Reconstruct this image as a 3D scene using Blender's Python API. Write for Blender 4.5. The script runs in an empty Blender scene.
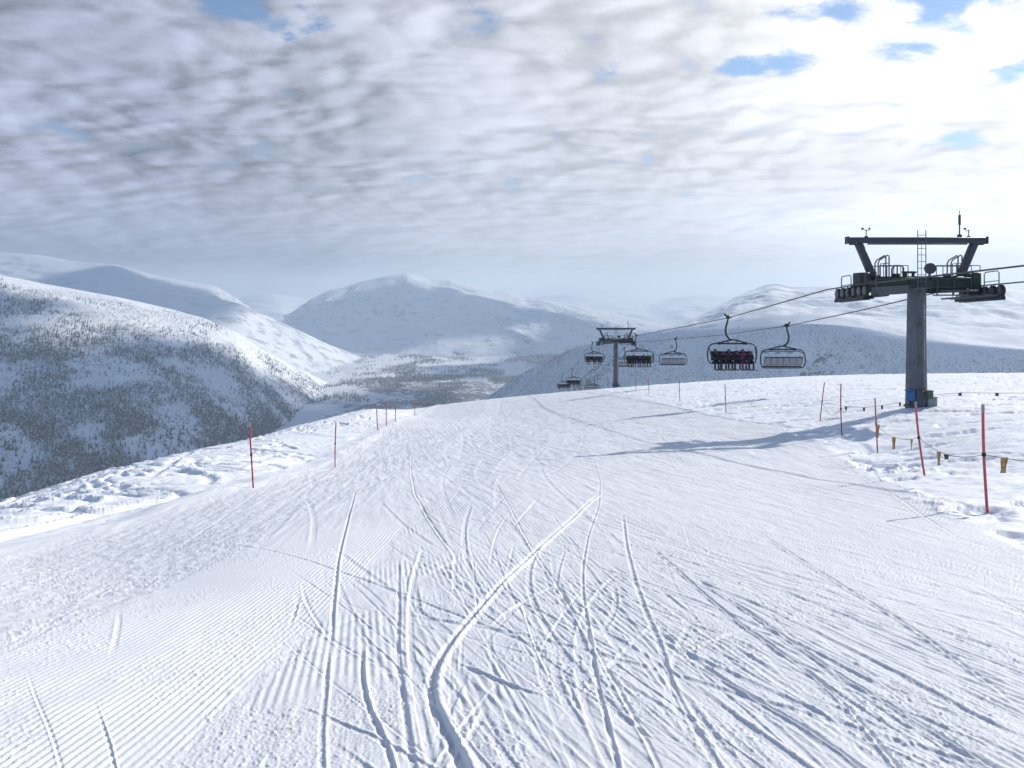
import bpy, bmesh, math, random
import numpy as np
from mathutils import Vector, Matrix

random.seed(7)
RNG = np.random.default_rng(11)
SC = bpy.context.scene
COL = SC.collection
PI = math.pi

# ------------------------------------------------------------------ camera
F, U0, V0 = 800.0, 512.0, 300.0           # focal length, vanishing column and eye level, in pixels
EYE = 1.65
cam_d = bpy.data.cameras.new("camera")
cam_d.sensor_width = 36.0
cam_d.lens = 36.0 * F / 1024.0
cam_d.shift_y = -84.0 / 1024.0
cam_d.clip_start = 0.1
cam_d.clip_end = 80000.0
cam = bpy.data.objects.new("camera", cam_d)
COL.objects.link(cam)
cam.location = (0, 0, 0)
cam.rotation_euler = (PI / 2, 0, 0)
SC.camera = cam

# ------------------------------------------------------------------ light
SUN_AZ, SUN_EL = math.radians(55), math.radians(27)   # azimuth measured from +Y towards +X
SUN_DIR = Vector((math.sin(SUN_AZ) * math.cos(SUN_EL), math.cos(SUN_AZ) * math.cos(SUN_EL), math.sin(SUN_EL)))
sd = bpy.data.lights.new("sun", 'SUN')
sd.energy = 5.0
sd.angle = math.radians(0.6)
sd.color = (1.0, 0.955, 0.90)
sun = bpy.data.objects.new("sun", sd)
COL.objects.link(sun)
sun.rotation_euler = (-SUN_DIR).to_track_quat('-Z', 'Y').to_euler()

SC.view_settings.view_transform = 'Standard'
SC.view_settings.look = 'None'
SC.view_settings.gamma = 1.0
SC.view_settings.use_curve_mapping = False
SC.view_settings.exposure = -0.10
SC.cycles.max_bounces = 5
SC.cycles.diffuse_bounces = 2
SC.cycles.volume_bounces = 1
SC.cycles.transparent_max_bounces = 8
SC.cycles.sample_clamp_indirect = 4.0


class NT:
    """small wrapper that makes node networks short to write"""
    def __init__(self, tree):
        self.t = tree
        self.n = tree.nodes
        self.n.clear()

    def node(self, kind, **kw):
        nd = self.n.new(kind)
        for k, v in kw.items():
            setattr(nd, k, v)
        return nd

    def link(self, a, b):
        self.t.links.new(a, b)

    def put(self, sock, val):
        if isinstance(val, bpy.types.NodeSocket):
            self.t.links.new(val, sock)
        elif val is not None:
            if isinstance(val, (tuple, list)) and len(val) == 3 and sock.type == 'RGBA':
                val = (*val, 1.0)
            sock.default_value = val

    def math(self, op, a, b=None, c=None, clamp=False):
        nd = self.node('ShaderNodeMath', operation=op, use_clamp=clamp)
        self.put(nd.inputs[0], a)
        self.put(nd.inputs[1], b)
        self.put(nd.inputs[2], c)
        return nd.outputs[0]

    def vmath(self, op, a, b=None, out=0):
        nd = self.node('ShaderNodeVectorMath', operation=op)
        self.put(nd.inputs[0], a)
        if op == 'SCALE':
            self.put(nd.inputs[3], b)
        else:
            self.put(nd.inputs[1], b)
        return nd.outputs[out]

    def ramp(self, x, lo, hi, a=0.0, b=1.0, smooth=True):
        nd = self.node('ShaderNodeMapRange', interpolation_type='SMOOTHSTEP' if smooth else 'LINEAR')
        nd.clamp = True
        for i, v in enumerate((x, lo, hi, a, b)):
            self.put(nd.inputs[i], v)
        return nd.outputs[0]

    def noise(self, vec, scale, detail=4.0, rough=0.5, dist=0.0, col=False, dim='3D'):
        nd = self.node('ShaderNodeTexNoise', noise_dimensions=dim)
        self.put(nd.inputs['Vector'], vec)
        self.put(nd.inputs['Scale'], scale)
        nd.inputs['Detail'].default_value = detail
        nd.inputs['Roughness'].default_value = rough
        nd.inputs['Distortion'].default_value = dist
        return nd.outputs[1 if col else 0]

    def mix(self, f, a, b):
        nd = self.node('ShaderNodeMix', data_type='RGBA')
        self.put(nd.inputs[0], f)
        self.put(nd.inputs[6], a)
        self.put(nd.inputs[7], b)
        return nd.outputs[2]

    def comb(self, x, y, z):
        nd = self.node('ShaderNodeCombineXYZ')
        for i, v in enumerate((x, y, z)):
            self.put(nd.inputs[i], v)
        return nd.outputs[0]

    def sep(self, v):
        nd = self.node('ShaderNodeSeparateXYZ')
        self.put(nd.inputs[0], v)
        return nd.outputs


# ------------------------------------------------------------------ sky: altocumulus with small blue gaps
world = bpy.data.worlds.new("World")
SC.world = world
world.use_nodes = True
w = NT(world.node_tree)
out = w.node('ShaderNodeOutputWorld')
sky = w.node('ShaderNodeTexSky', sky_type='NISHITA')
sky.sun_disc = False
sky.sun_elevation = SUN_EL
sky.sun_rotation = SUN_AZ
sky.altitude = 900
sky.air_density = 1.0
sky.dust_density = 0.25
sky.ozone_density = 3.0
tc = w.node('ShaderNodeTexCoord')
D = tc.outputs['Generated']
sx, sy, sz = w.sep(D)
KZ = 0.19
zc = w.math('ADD', w.math('MAXIMUM', sz, 0.0), KZ)
px = w.math('DIVIDE', sx, zc)
py = w.math('DIVIDE', sy, zc)


def sky_p(u, v):
    """where a direction of the photograph falls on the cloud layer"""
    d = Vector(((u - U0) / F, 1.0, (V0 - v) / F)).normalized()
    return d.x / (d.z + KZ), d.y / (d.z + KZ)


def cloud_density(qx, qy):
    base = w.comb(w.math('MULTIPLY', w.math('ADD', qx, 3.7), 0.80), w.math('ADD', qy, 1.3), 0.0)
    wr = w.noise(base, 1.7, 2.0, col=True, dim='2D')
    p = w.vmath('ADD', base, w.vmath('SCALE', w.vmath('SUBTRACT', wr, (0.5, 0.5, 0.5)), 0.20))
    big = w.noise(p, 1.3, 2.0, 0.5, dim='2D')
    clump = w.noise(p, 5.6, 4.0, 0.5, dim='2D')
    vo = w.node('ShaderNodeTexVoronoi', feature='SMOOTH_F1', voronoi_dimensions='2D')
    w.link(p, vo.inputs['Vector'])
    vo.inputs['Scale'].default_value = 7.2
    vo.inputs['Detail'].default_value = 1.0
    vo.inputs['Roughness'].default_value = 0.45
    vo.inputs['Smoothness'].default_value = 0.55
    puff = w.math('SUBTRACT', 0.92, w.math('MULTIPLY', vo.outputs['Distance'], 1.0))
    fine = w.noise(p, 13.0, 6.0, 0.66, dim='2D')
    d = w.math('ADD', w.math('MULTIPLY', big, 0.26), w.math('ADD', w.math('ADD', w.math('MULTIPLY', clump, 0.25), w.math('MULTIPLY', puff, 0.28)), w.math('MULTIPLY', fine, 0.23)))
    return d


den0 = cloud_density(px, py)
sl = math.hypot(SUN_DIR.x, SUN_DIR.y)
den1 = cloud_density(w.math('ADD', px, 0.045 * SUN_DIR.x / sl), w.math('ADD', py, 0.045 * SUN_DIR.y / sl))
gw = w.sep(w.noise(w.comb(px, py, 0.0), 7.0, 5.0, 0.65, col=True))
gpx = w.math('ADD', px, w.math('MULTIPLY', w.math('SUBTRACT', gw[0], 0.5), 0.34))
gpy = w.math('ADD', py, w.math('MULTIPLY', w.math('SUBTRACT', gw[1], 0.5), 0.34))
gaps = None                                # openings in the layer
for (u, v, rx, ry, k) in [(a_, b_, c_ * .52, d_ * .46, e_ * 1.05) for a_, b_, c_, d_, e_ in [(262, 14, .30, .12, .20), (295, 26, .16, .07, .20), (8, 112, .18, .10, .12), (60, 130, .2, .10, .13),
                          (258, 150, .16, .12, .15), (110, 96, .12, .1, .10), (205, 160, .12, .1, .12), (408, 183, .16, .12, .13),
                          (822, 12, .30, .11, .20), (775, 62, .22, .13, .18), (735, 74, .16, .10, .15), (960, 12, .34, .14, .20), (935, 45, .18, .12, .16),
                          (1010, 72, .22, .12, .19), (866, 117, .12, .12, .15), (968, 138, .26, .10, .17), (610, 64, .07, .08, .16),
                          (500, 18, .12, .08, .10), (160, 30, .15, .06, .07)]]:
    cx, cy = sky_p(u, v)
    ex = w.math('DIVIDE', w.math('SUBTRACT', gpx, cx), rx)
    ey = w.math('DIVIDE', w.math('SUBTRACT', gpy, cy), ry * 1.6)
    r2 = w.math('ADD', w.math('MULTIPLY', ex, ex), w.math('MULTIPLY', ey, ey))
    g = w.math('MULTIPLY', w.math('EXPONENT', w.math('MULTIPLY', r2, -1.0)), k)
    gaps = g if gaps is None else w.math('ADD', gaps, g)
cov_d = w.math('SUBTRACT', den0, gaps)
cover = w.ramp(cov_d, 0.17, 0.37)
dotn = w.vmath('DOT_PRODUCT', D, tuple(SUN_DIR), out=1)
sunny = w.ramp(dotn, 0.25, 0.93, 0.0, 1.0, smooth=False)
sunny2 = w.math('POWER', sunny, 1.6)
core = w.ramp(den0, 0.53, 0.34)                        # the thin lanes between the puffs are greyer
relief = w.math('MULTIPLY', w.math('SUBTRACT', den0, den1), 1.7)
lum = w.math('ADD', 0.475, w.math('MULTIPLY', sunny2, 0.70))
lum = w.math('MULTIPLY', lum, w.math('SUBTRACT', w.ramp(w.noise(w.comb(px, w.math('MULTIPLY', py, 0.6), 0.0), 1.6, 3.0, dim='2D'), 0.3, 0.7, 1.02, 1.24), w.math('MULTIPLY', core, w.math('SUBTRACT', 0.27, w.math('MULTIPLY', sunny, 0.11)))))
lum = w.math('ADD', lum, w.math('MULTIPLY', relief, w.math('SUBTRACT', 0.62, w.math('MULTIPLY', sunny, 0.3))))
lum = w.math('MAXIMUM', lum, 0.16)
tint = w.mix(sunny, (0.84, 0.93, 1.22), (1.0, 0.995, 0.99))
ccol = w.vmath('SCALE', tint, lum)
low = w.ramp(sz, 0.015, 0.20, 1.0, 0.0)                # layer thins into one grey veil near the horizon
veil = w.vmath('SCALE', w.mix(sunny, (0.85, 0.94, 1.18), (0.95, 1.0, 1.07)), w.math('ADD', 0.58, w.math('MULTIPLY', sunny2, 1.05)))
ccol = w.mix(w.math('MULTIPLY', low, 0.72), ccol, veil)
behind = w.math('MULTIPLY', w.ramp(sy, -0.25, 0.40, 0.05, 1.0), w.ramp(sz, 0.40, 0.58, 1.0, 0.15))              # the deck breaks up behind the photographer
aside = w.ramp(w.math('SUBTRACT', w.math('ABSOLUTE', sx), w.math('MULTIPLY', sy, 0.78)), 0.0, 0.30, 1.0, 0.2)
behind = w.math('MULTIPLY', behind, aside)
cover = w.math('MULTIPLY', w.math('MAXIMUM', cover, w.math('MULTIPLY', low, 0.95)), behind)
bg1 = w.node('ShaderNodeBackground')
w.link(sky.outputs[0], bg1.inputs[0])
bg1.inputs[1].default_value = 0.145
bg2 = w.node('ShaderNodeBackground')
w.link(ccol, bg2.inputs[0])
bg2.inputs[1].default_value = 1.0
mx = w.node('ShaderNodeMixShader')
w.link(cover, mx.inputs[0])
w.link(bg1.outputs[0], mx.inputs[1])
w.link(bg2.outputs[0], mx.inputs[2])
w.link(mx.outputs[0], out.inputs[0])


# ------------------------------------------------------------------ helpers
def P(u, v, d):
    """a point at depth d that the photograph shows at column u, row v"""
    return Vector(((u - U0) / F * d, d, -(v - V0) / F * d))


def tag(o, label=None, cat=None, group=None, kind=None):
    if label:
        o['label'] = label
    if cat:
        o['category'] = cat
    if group:
        o['group'] = group
    if kind:
        o['kind'] = kind
    return o


def empty(name, loc=(0, 0, 0), rz=0.0):
    o = bpy.data.objects.new(name, None)
    COL.objects.link(o)
    o.location = loc
    o.rotation_euler = (0, 0, rz)
    o.empty_display_size = 0.3
    return o


def copy_tree(o, parent=None):
    c = o.copy()
    COL.objects.link(c)
    c.parent = parent
    for ch in list(o.children):
        copy_tree(ch, c)
    return c


class MB:
    """collects shapes and links them as one mesh object"""
    def __init__(self):
        self.v, self.f, self.s = [], [], []

    def _add(self, vs, fs, smooth):
        b = len(self.v)
        self.v += [tuple(p) for p in vs]
        self.f += [tuple(i + b for i in f) for f in fs]
        self.s += [smooth] * len(fs)

    def box(self, c, s, rot=None):
        hx, hy, hz = s[0] / 2, s[1] / 2, s[2] / 2
        b = min(hx, hy, hz) * 0.16
        bm = bmesh.new()
        bmesh.ops.create_cube(bm, size=1.0, matrix=Matrix.Diagonal((s[0], s[1], s[2], 1)))
        bmesh.ops.bevel(bm, geom=bm.edges[:], offset=b, segments=1, affect='EDGES')
        M = Matrix.Translation(c) @ (rot.to_4x4() if rot is not None else Matrix())
        bm.transform(M)
        bm.verts.index_update()
        self._add([v.co for v in bm.verts], [[v.index for v in f.verts] for f in bm.faces], False)
        bm.free()
        return self

    def beam(self, a, b, wd, ht, up=(0, 0, 1)):
        a, b = Vector(a), Vector(b)
        z = (b - a).normalized()
        x = Vector(up).cross(z)
        if x.length < 1e-4:
            x = Vector((1, 0, 0))
        x.normalize()
        y = z.cross(x)
        R = Matrix((x, y, z)).transposed()
        return self.box((a + b) / 2, (wd, ht, (b - a).length), R)

    def tube(self, pts, r, seg=8, closed=False, smooth=True):
        pts = [Vector(p) for p in pts]
        n = len(pts)
        rs = r if isinstance(r, (list, tuple)) else [r] * n
        vs, fs = [], []
        prev = None
        for i, p in enumerate(pts):
            if closed:
                t = pts[(i + 1) % n] - pts[i - 1]
            else:
                t = pts[min(i + 1, n - 1)] - pts[max(i - 1, 0)]
            t.normalize()
            if prev is None:
                a = Vector((0, 0, 1)) if abs(t.z) < 0.9 else Vector((1, 0, 0))
                x = a.cross(t).normalized()
            else:
                x = (prev - t * prev.dot(t)).normalized()
            prev = x
            y = t.cross(x)
            for k in range(seg):
                a = 2 * PI * (k + 0.5) / seg
                vs.append(p + (x * math.cos(a) + y * math.sin(a)) * rs[i])
        for i in range(n if closed else n - 1):
            j = (i + 1) % n
            for k in range(seg):
                k2 = (k + 1) % seg
                fs.append((i * seg + k, i * seg + k2, j * seg + k2, j * seg + k))
        if not closed:
            fs.append(tuple(range(seg))[::-1])
            fs.append(tuple((n - 1) * seg + k for k in range(seg)))
        self._add(vs, fs, smooth)
        return self

    def lathe(self, prof, c=(0, 0, 0), axis='Z', seg=20, smooth=True):
        """profile (radius, height) turned about an axis"""
        vs, fs = [], []
        for r, h in prof:
            for k in range(seg):
                a = 2 * PI * (k + 0.5) / seg
                p = (r * math.cos(a), r * math.sin(a), h)
                if axis == 'X':
                    p = (p[2], p[0], p[1])
                elif axis == 'Y':
                    p = (p[0], p[2], p[1])
                vs.append(Vector(p) + Vector(c))
        for i in range(len(prof) - 1):
            for k in range(seg):
                k2 = (k + 1) % seg
                fs.append((i * seg + k, i * seg + k2, (i + 1) * seg + k2, (i + 1) * seg + k))
        fs.append(tuple(range(seg))[::-1])
        fs.append(tuple((len(prof) - 1) * seg + k for k in range(seg)))
        self._add(vs, fs, smooth)
        return self

    def build(self, name, mat, parent=None):
        me = bpy.data.meshes.new(name)
        me.from_pydata(self.v, [], self.f)
        me.polygons.foreach_set('use_smooth', self.s)
        me.materials.append(mat)
        bm = bmesh.new()
        bm.from_mesh(me)
        bmesh.ops.recalc_face_normals(bm, faces=bm.faces[:])
        bm.to_mesh(me)
        bm.free()
        try:
            me.set_sharp_from_angle(angle=math.radians(40))
        except Exception:
            pass
        o = bpy.data.objects.new(name, me)
        COL.objects.link(o)
        o.parent = parent
        return o


def np_mesh(name, verts, quads, mat, parent=None, smooth=True, mats=None, matidx=None):
    me = bpy.data.meshes.new(name)
    nv, nq, k = len(verts), len(quads), quads.shape[1]
    me.vertices.add(nv)
    me.vertices.foreach_set('co', np.ascontiguousarray(verts, dtype=np.float32).ravel())
    me.loops.add(nq * k)
    me.loops.foreach_set('vertex_index', np.ascontiguousarray(quads, dtype=np.int32).ravel())
    me.polygons.add(nq)
    me.polygons.foreach_set('loop_start', np.arange(0, nq * k, k, dtype=np.int32))
    me.polygons.foreach_set('use_smooth', np.full(nq, smooth, dtype=bool))
    for m in (mats or [mat]):
        me.materials.append(m)
    if matidx is not None:
        me.polygons.foreach_set('material_index', matidx.astype(np.int32))
    me.update(calc_edges=True)
    o = bpy.data.objects.new(name, me)
    COL.objects.link(o)
    o.parent = parent
    return o


def grid_quads(nr, nc, wrap=False):
    i = np.arange(nr - 1)[:, None]
    j = np.arange(nc if wrap else nc - 1)[None, :]
    j2 = (j + 1) % nc
    a = i * nc + j
    b = i * nc + j2
    return np.stack([a, b, b + nc, a + nc], axis=-1).reshape(-1, 4)


def add_float(o, name, vals):
    at = o.data.attributes.new(name, 'FLOAT', 'POINT')
    at.data.foreach_set('value', np.ascontiguousarray(vals, dtype=np.float32).ravel())


_ga = np.random.default_rng(3).uniform(0, 2 * PI, 65536).astype(np.float32)
_gx, _gy = np.cos(_ga), np.sin(_ga)


def perlin(x, y):
    xi = np.floor(x)
    yi = np.floor(y)
    xf = (x - xi).astype(np.float32)
    yf = (y - yi).astype(np.float32)
    xa = xi.astype(np.int32) & 255
    ya = yi.astype(np.int32) & 255
    xb = (xa + 1) & 255
    yb = (ya + 1) & 255
    xa = xa << 8
    xb = xb << 8
    u = xf * xf * xf * (xf * (xf * 6 - 15) + 10)
    v = yf * yf * yf * (yf * (yf * 6 - 15) + 10)

    def g(i, fx, fy):
        return _gx.take(i) * fx + _gy.take(i) * fy
    n0 = g(xa + ya, xf, yf)
    n0 += u * (g(xb + ya, xf - 1, yf) - n0)
    n1 = g(xa + yb, xf, yf - 1)
    n1 += u * (g(xb + yb, xf - 1, yf - 1) - n1)
    return (n0 + v * (n1 - n0)) * np.float32(1.5)


def fbm(x, y, octv=4, gain=0.5):
    s, a = 0.0, 1.0
    for k in range(octv):
        s = s + a * perlin(x + 17.3 * k, y - 9.1 * k)
        x, y, a = x * 2.03, y * 2.03, a * gain
    return s


def sstep(x, a, b):
    t = np.clip((x - a) / (b - a), 0, 1)
    return t * t * (3 - 2 * t)


# ------------------------------------------------------------------ materials
def new_mat(name):
    m = bpy.data.materials.new(name)
    m.use_nodes = True
    t = NT(m.node_tree)
    o = t.node('ShaderNodeOutputMaterial')
    b = t.node('ShaderNodeBsdfPrincipled')
    t.link(b.outputs[0], o.inputs[0])
    return m, t, b


def bump(t, b, height, strength, dist):
    bp = t.node('ShaderNodeBump')
    bp.inputs['Strength'].default_value = strength
    bp.inputs['Distance'].default_value = dist
    t.link(height, bp.inputs['Height'])
    t.link(bp.outputs[0], b.inputs['Normal'])


def simple_mat(name, col, rough=0.5, metal=0.0, var=0.12, scale=9.0, bmp=0.08):
    m, t, b = new_mat(name)
    co = t.node('ShaderNodeTexCoord').outputs['Object']
    n = t.noise(co, scale, 5.0, 0.6)
    k = t.ramp(n, 0.3, 0.7, 1 - var, 1 + var)
    t.link(t.vmath('SCALE', tuple(col), k), b.inputs['Base Color'])
    t.link(t.ramp(n, 0.25, 0.75, rough - 0.1, min(1.0, rough + 0.1)), b.inputs['Roughness'])
    b.inputs['Metallic'].default_value = metal
    if bmp:
        bump(t, b, t.noise(co, scale * 6, 3.0), bmp, 0.01)
    return m


M = {}
M['galv'] = simple_mat('galvanised steel', (0.085, 0.096, 0.11), 0.55, 0.3)
M['column'] = simple_mat('weathered column steel', (0.115, 0.13, 0.155), 0.6, 0.25, var=0.2, scale=2.0)
M['green'] = simple_mat('dark green paint', (0.010, 0.024, 0.028), 0.5, 0.1)
M['beam'] = simple_mat('dark blue grey paint', (0.032, 0.040, 0.058), 0.5, 0.1)
M['rubber'] = simple_mat('black rubber', (0.02, 0.02, 0.024), 0.75)
M['sheave'] = simple_mat('worn sheave face', (0.14, 0.14, 0.15), 0.5, 0.4, var=0.3)
M['rope'] = simple_mat('steel wire rope', (0.06, 0.06, 0.065), 0.5, 0.4)
M['bluebox'] = simple_mat('blue enamel', (0.02, 0.12, 0.32), 0.45)
M['greenbox'] = simple_mat('olive green enamel', (0.05, 0.09, 0.07), 0.5)
M['cabinet'] = simple_mat('grey cabinet paint', (0.26, 0.28, 0.30), 0.55)
M['chair_frame'] = simple_mat('dark grey chair frame', (0.016, 0.020, 0.028), 0.5, 0.1)
M['chair_pad'] = simple_mat('black seat cushion', (0.010, 0.010, 0.013), 0.8)
M['chair_back'] = simple_mat('grey seat back shell', (0.23, 0.25, 0.29), 0.5)
M['pole_red'] = simple_mat('faded red plastic', (0.48, 0.075, 0.095), 0.5, var=0.25, scale=5)
M['pole_dark'] = simple_mat('deep red plastic', (0.40, 0.025, 0.04), 0.5, var=0.2, scale=5)
M['pole_tip'] = simple_mat('weathered grey plastic', (0.30, 0.25, 0.25), 0.6)
M['cord'] = simple_mat('thin grey cord', (0.25, 0.235, 0.22), 0.8)
M['flag_orange'] = simple_mat('orange plastic ribbon', (0.36, 0.20, 0.06), 0.6, var=0.7, scale=14)
M['flag_dark'] = simple_mat('dark tape', (0.05, 0.045, 0.04), 0.7)
M['skin'] = simple_mat('skin', (0.55, 0.33, 0.25), 0.55)
M['goggle'] = simple_mat('goggle lens', (0.03, 0.03, 0.04), 0.15)

# ------------------------------------------------------------------ the near slope
CTRL = [  # column, row, depth of points read off the photograph
    (512, 765, 3.6), (0, 768, 3.55), (1024, 768, 3.55), (512, 620, 6.2), (520, 560, 9.0), (512, 500, 14.4), (545, 462, 26.0), (540, 441, 38.0),
    (495, 421, 68.0), (440, 405.5, 120.0), (500, 398.5, 128.0), (560, 392.5, 134.0), (600, 389.5, 134.0), (350, 640, 5.9), (260, 560, 9.1), (700, 520, 12.0), (850, 600, 7.0),
    (253, 489, 21.5), (335, 467, 32.0), (377, 434, 56.0), (395, 423, 66.0), (415, 416.5, 88.0),
    (987, 507, 14.0), (926, 475, 19.0), (878, 451, 27.0), (843, 435, 30.0), (820, 421, 37.0), (726, 413, 50.0), (680, 402, 65.0), (648, 394, 84.0),
    (917, 407, 37.0), (617, 388, 132.0), (0, 565, 10.5), (0, 520, 17.0), (0, 504, 26.0), (100, 471, 36.0), (200, 448.5, 48.0), (300, 425.5, 68.0), (372, 408.5, 92.0),
    (1024, 520, 12.6), (1024, 440, 24.0), (1024, 400, 42.0), (1024, 375, 85.0), (1024, 373, 105.0), (920, 374, 110.0), (850, 375, 120.0), (770, 378, 130.0), (700, 382, 135.0), (900, 390, 60.0),
    # beyond the edge the slope drops away
    (0, 560, 60.0), (-150, 600, 50.0), (100, 520, 80.0), (200, 490, 100.0), (300, 465, 130.0), (372, 445, 165.0), (440, 428, 220.0), (500, 424, 225.0), (565, 408, 200.0), (600, 402, 200.0), (563, 418, 240.0),
    (700, 396, 220.0), (850, 390, 220.0), (1024, 388, 210.0), (1300, 388, 210.0),
    (-200, 620, 400.0), (100, 560, 400.0), (400, 500, 420.0), (600, 480, 420.0), (800, 470, 420.0), (1024, 460, 420.0), (1400, 460, 420.0),
    (-200, 730, 950.0), (300, 730, 950.0), (600, 730, 950.0), (1024, 730, 950.0), (1400, 730, 950.0),
    (-200, 560, 9.0), (-200, 540, 18.0), (1300, 520, 12.0), (1300, 400, 40.0),
]
_c = np.array([[math.atan2((u - U0) / F, 1.0), math.log(d * math.hypot((u - U0) / F, 1.0)),
                (-(v - V0) / F * d + EYE) / (d * math.hypot((u - U0) / F, 1.0))] for u, v, d in CTRL])
_more = []
for az, wz in ((-80, -.06), (80, .02), (-110, .03), (110, .06), (-145, .10), (145, .10), (-180, .12), (180, .12)):
    for r in (3.0, 20.0, 150.0, 900.0):
        _more.append((math.radians(az), math.log(r), wz))
_c = np.vstack([_c, np.array(_more)])
_AX, _AY = 2.2, 1.0


def _kern(r2):
    return 0.5 * r2 * np.log(r2 + 1e-12)


_X = np.stack([_c[:, 0] * _AX, _c[:, 1] * _AY], 1)
_n = len(_X)
_d2 = ((_X[:, None] - _X[None]) ** 2).sum(-1)
_A = np.zeros((_n + 3, _n + 3))
_A[:_n, :_n] = _kern(_d2) + np.eye(_n) * 4e-4
_A[:_n, _n] = 1
_A[:_n, _n + 1:] = _X
_A[_n:, :_n] = _A[:_n, _n:].T
_sol = np.linalg.solve(_A, np.concatenate([_c[:, 2], np.zeros(3)]))


def ground_polar(az, r):
    """base height of the near slope"""
    az = np.asarray(az, dtype=np.float64)
    r = np.asarray(r, dtype=np.float64)
    X = az * _AX
    Y = np.log(np.maximum(r, 2.5)) * _AY
    wv = _sol[_n] + _sol[_n + 1] * X + _sol[_n + 2] * Y
    for k in range(_n):
        wv = wv + _sol[k] * _kern((X - _X[k, 0]) ** 2 + (Y - _X[k, 1]) ** 2)
    return -EYE + wv * r


def ground(x, y):
    return float(ground_polar(math.atan2(x, y), math.hypot(x, y)))


def on_ground(u, v):
    """where the line of sight through column u, row v meets the near slope"""
    lo = 2.0
    ys = np.geomspace(lo, 260, 500)
    xs = (u - U0) / F * ys
    zs = -(v - V0) / F * ys
    g = ground_polar(np.arctan2(xs, ys), np.hypot(xs, ys))
    k = np.argmax(zs < g)
    if k == 0:
        return None
    a, b = zs[k - 1] - g[k - 1], zs[k] - g[k]
    t = a / (a - b)
    y = ys[k - 1] + t * (ys[k] - ys[k - 1])
    return ((u - U0) / F * y, y)


PXL = np.array([[0, -7.4], [20, -7.5], [32, -7.7], [58, -9.6], [90, -10.6], [130, -10.5], [250, -8]])
PXR = np.array([[0, 5.6], [10, 6.4], [14, 7.5], [19, 8.8], [27, 10.8], [40, 12.0], [80, 12.8], [130, 13], [250, 13]])


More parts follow.
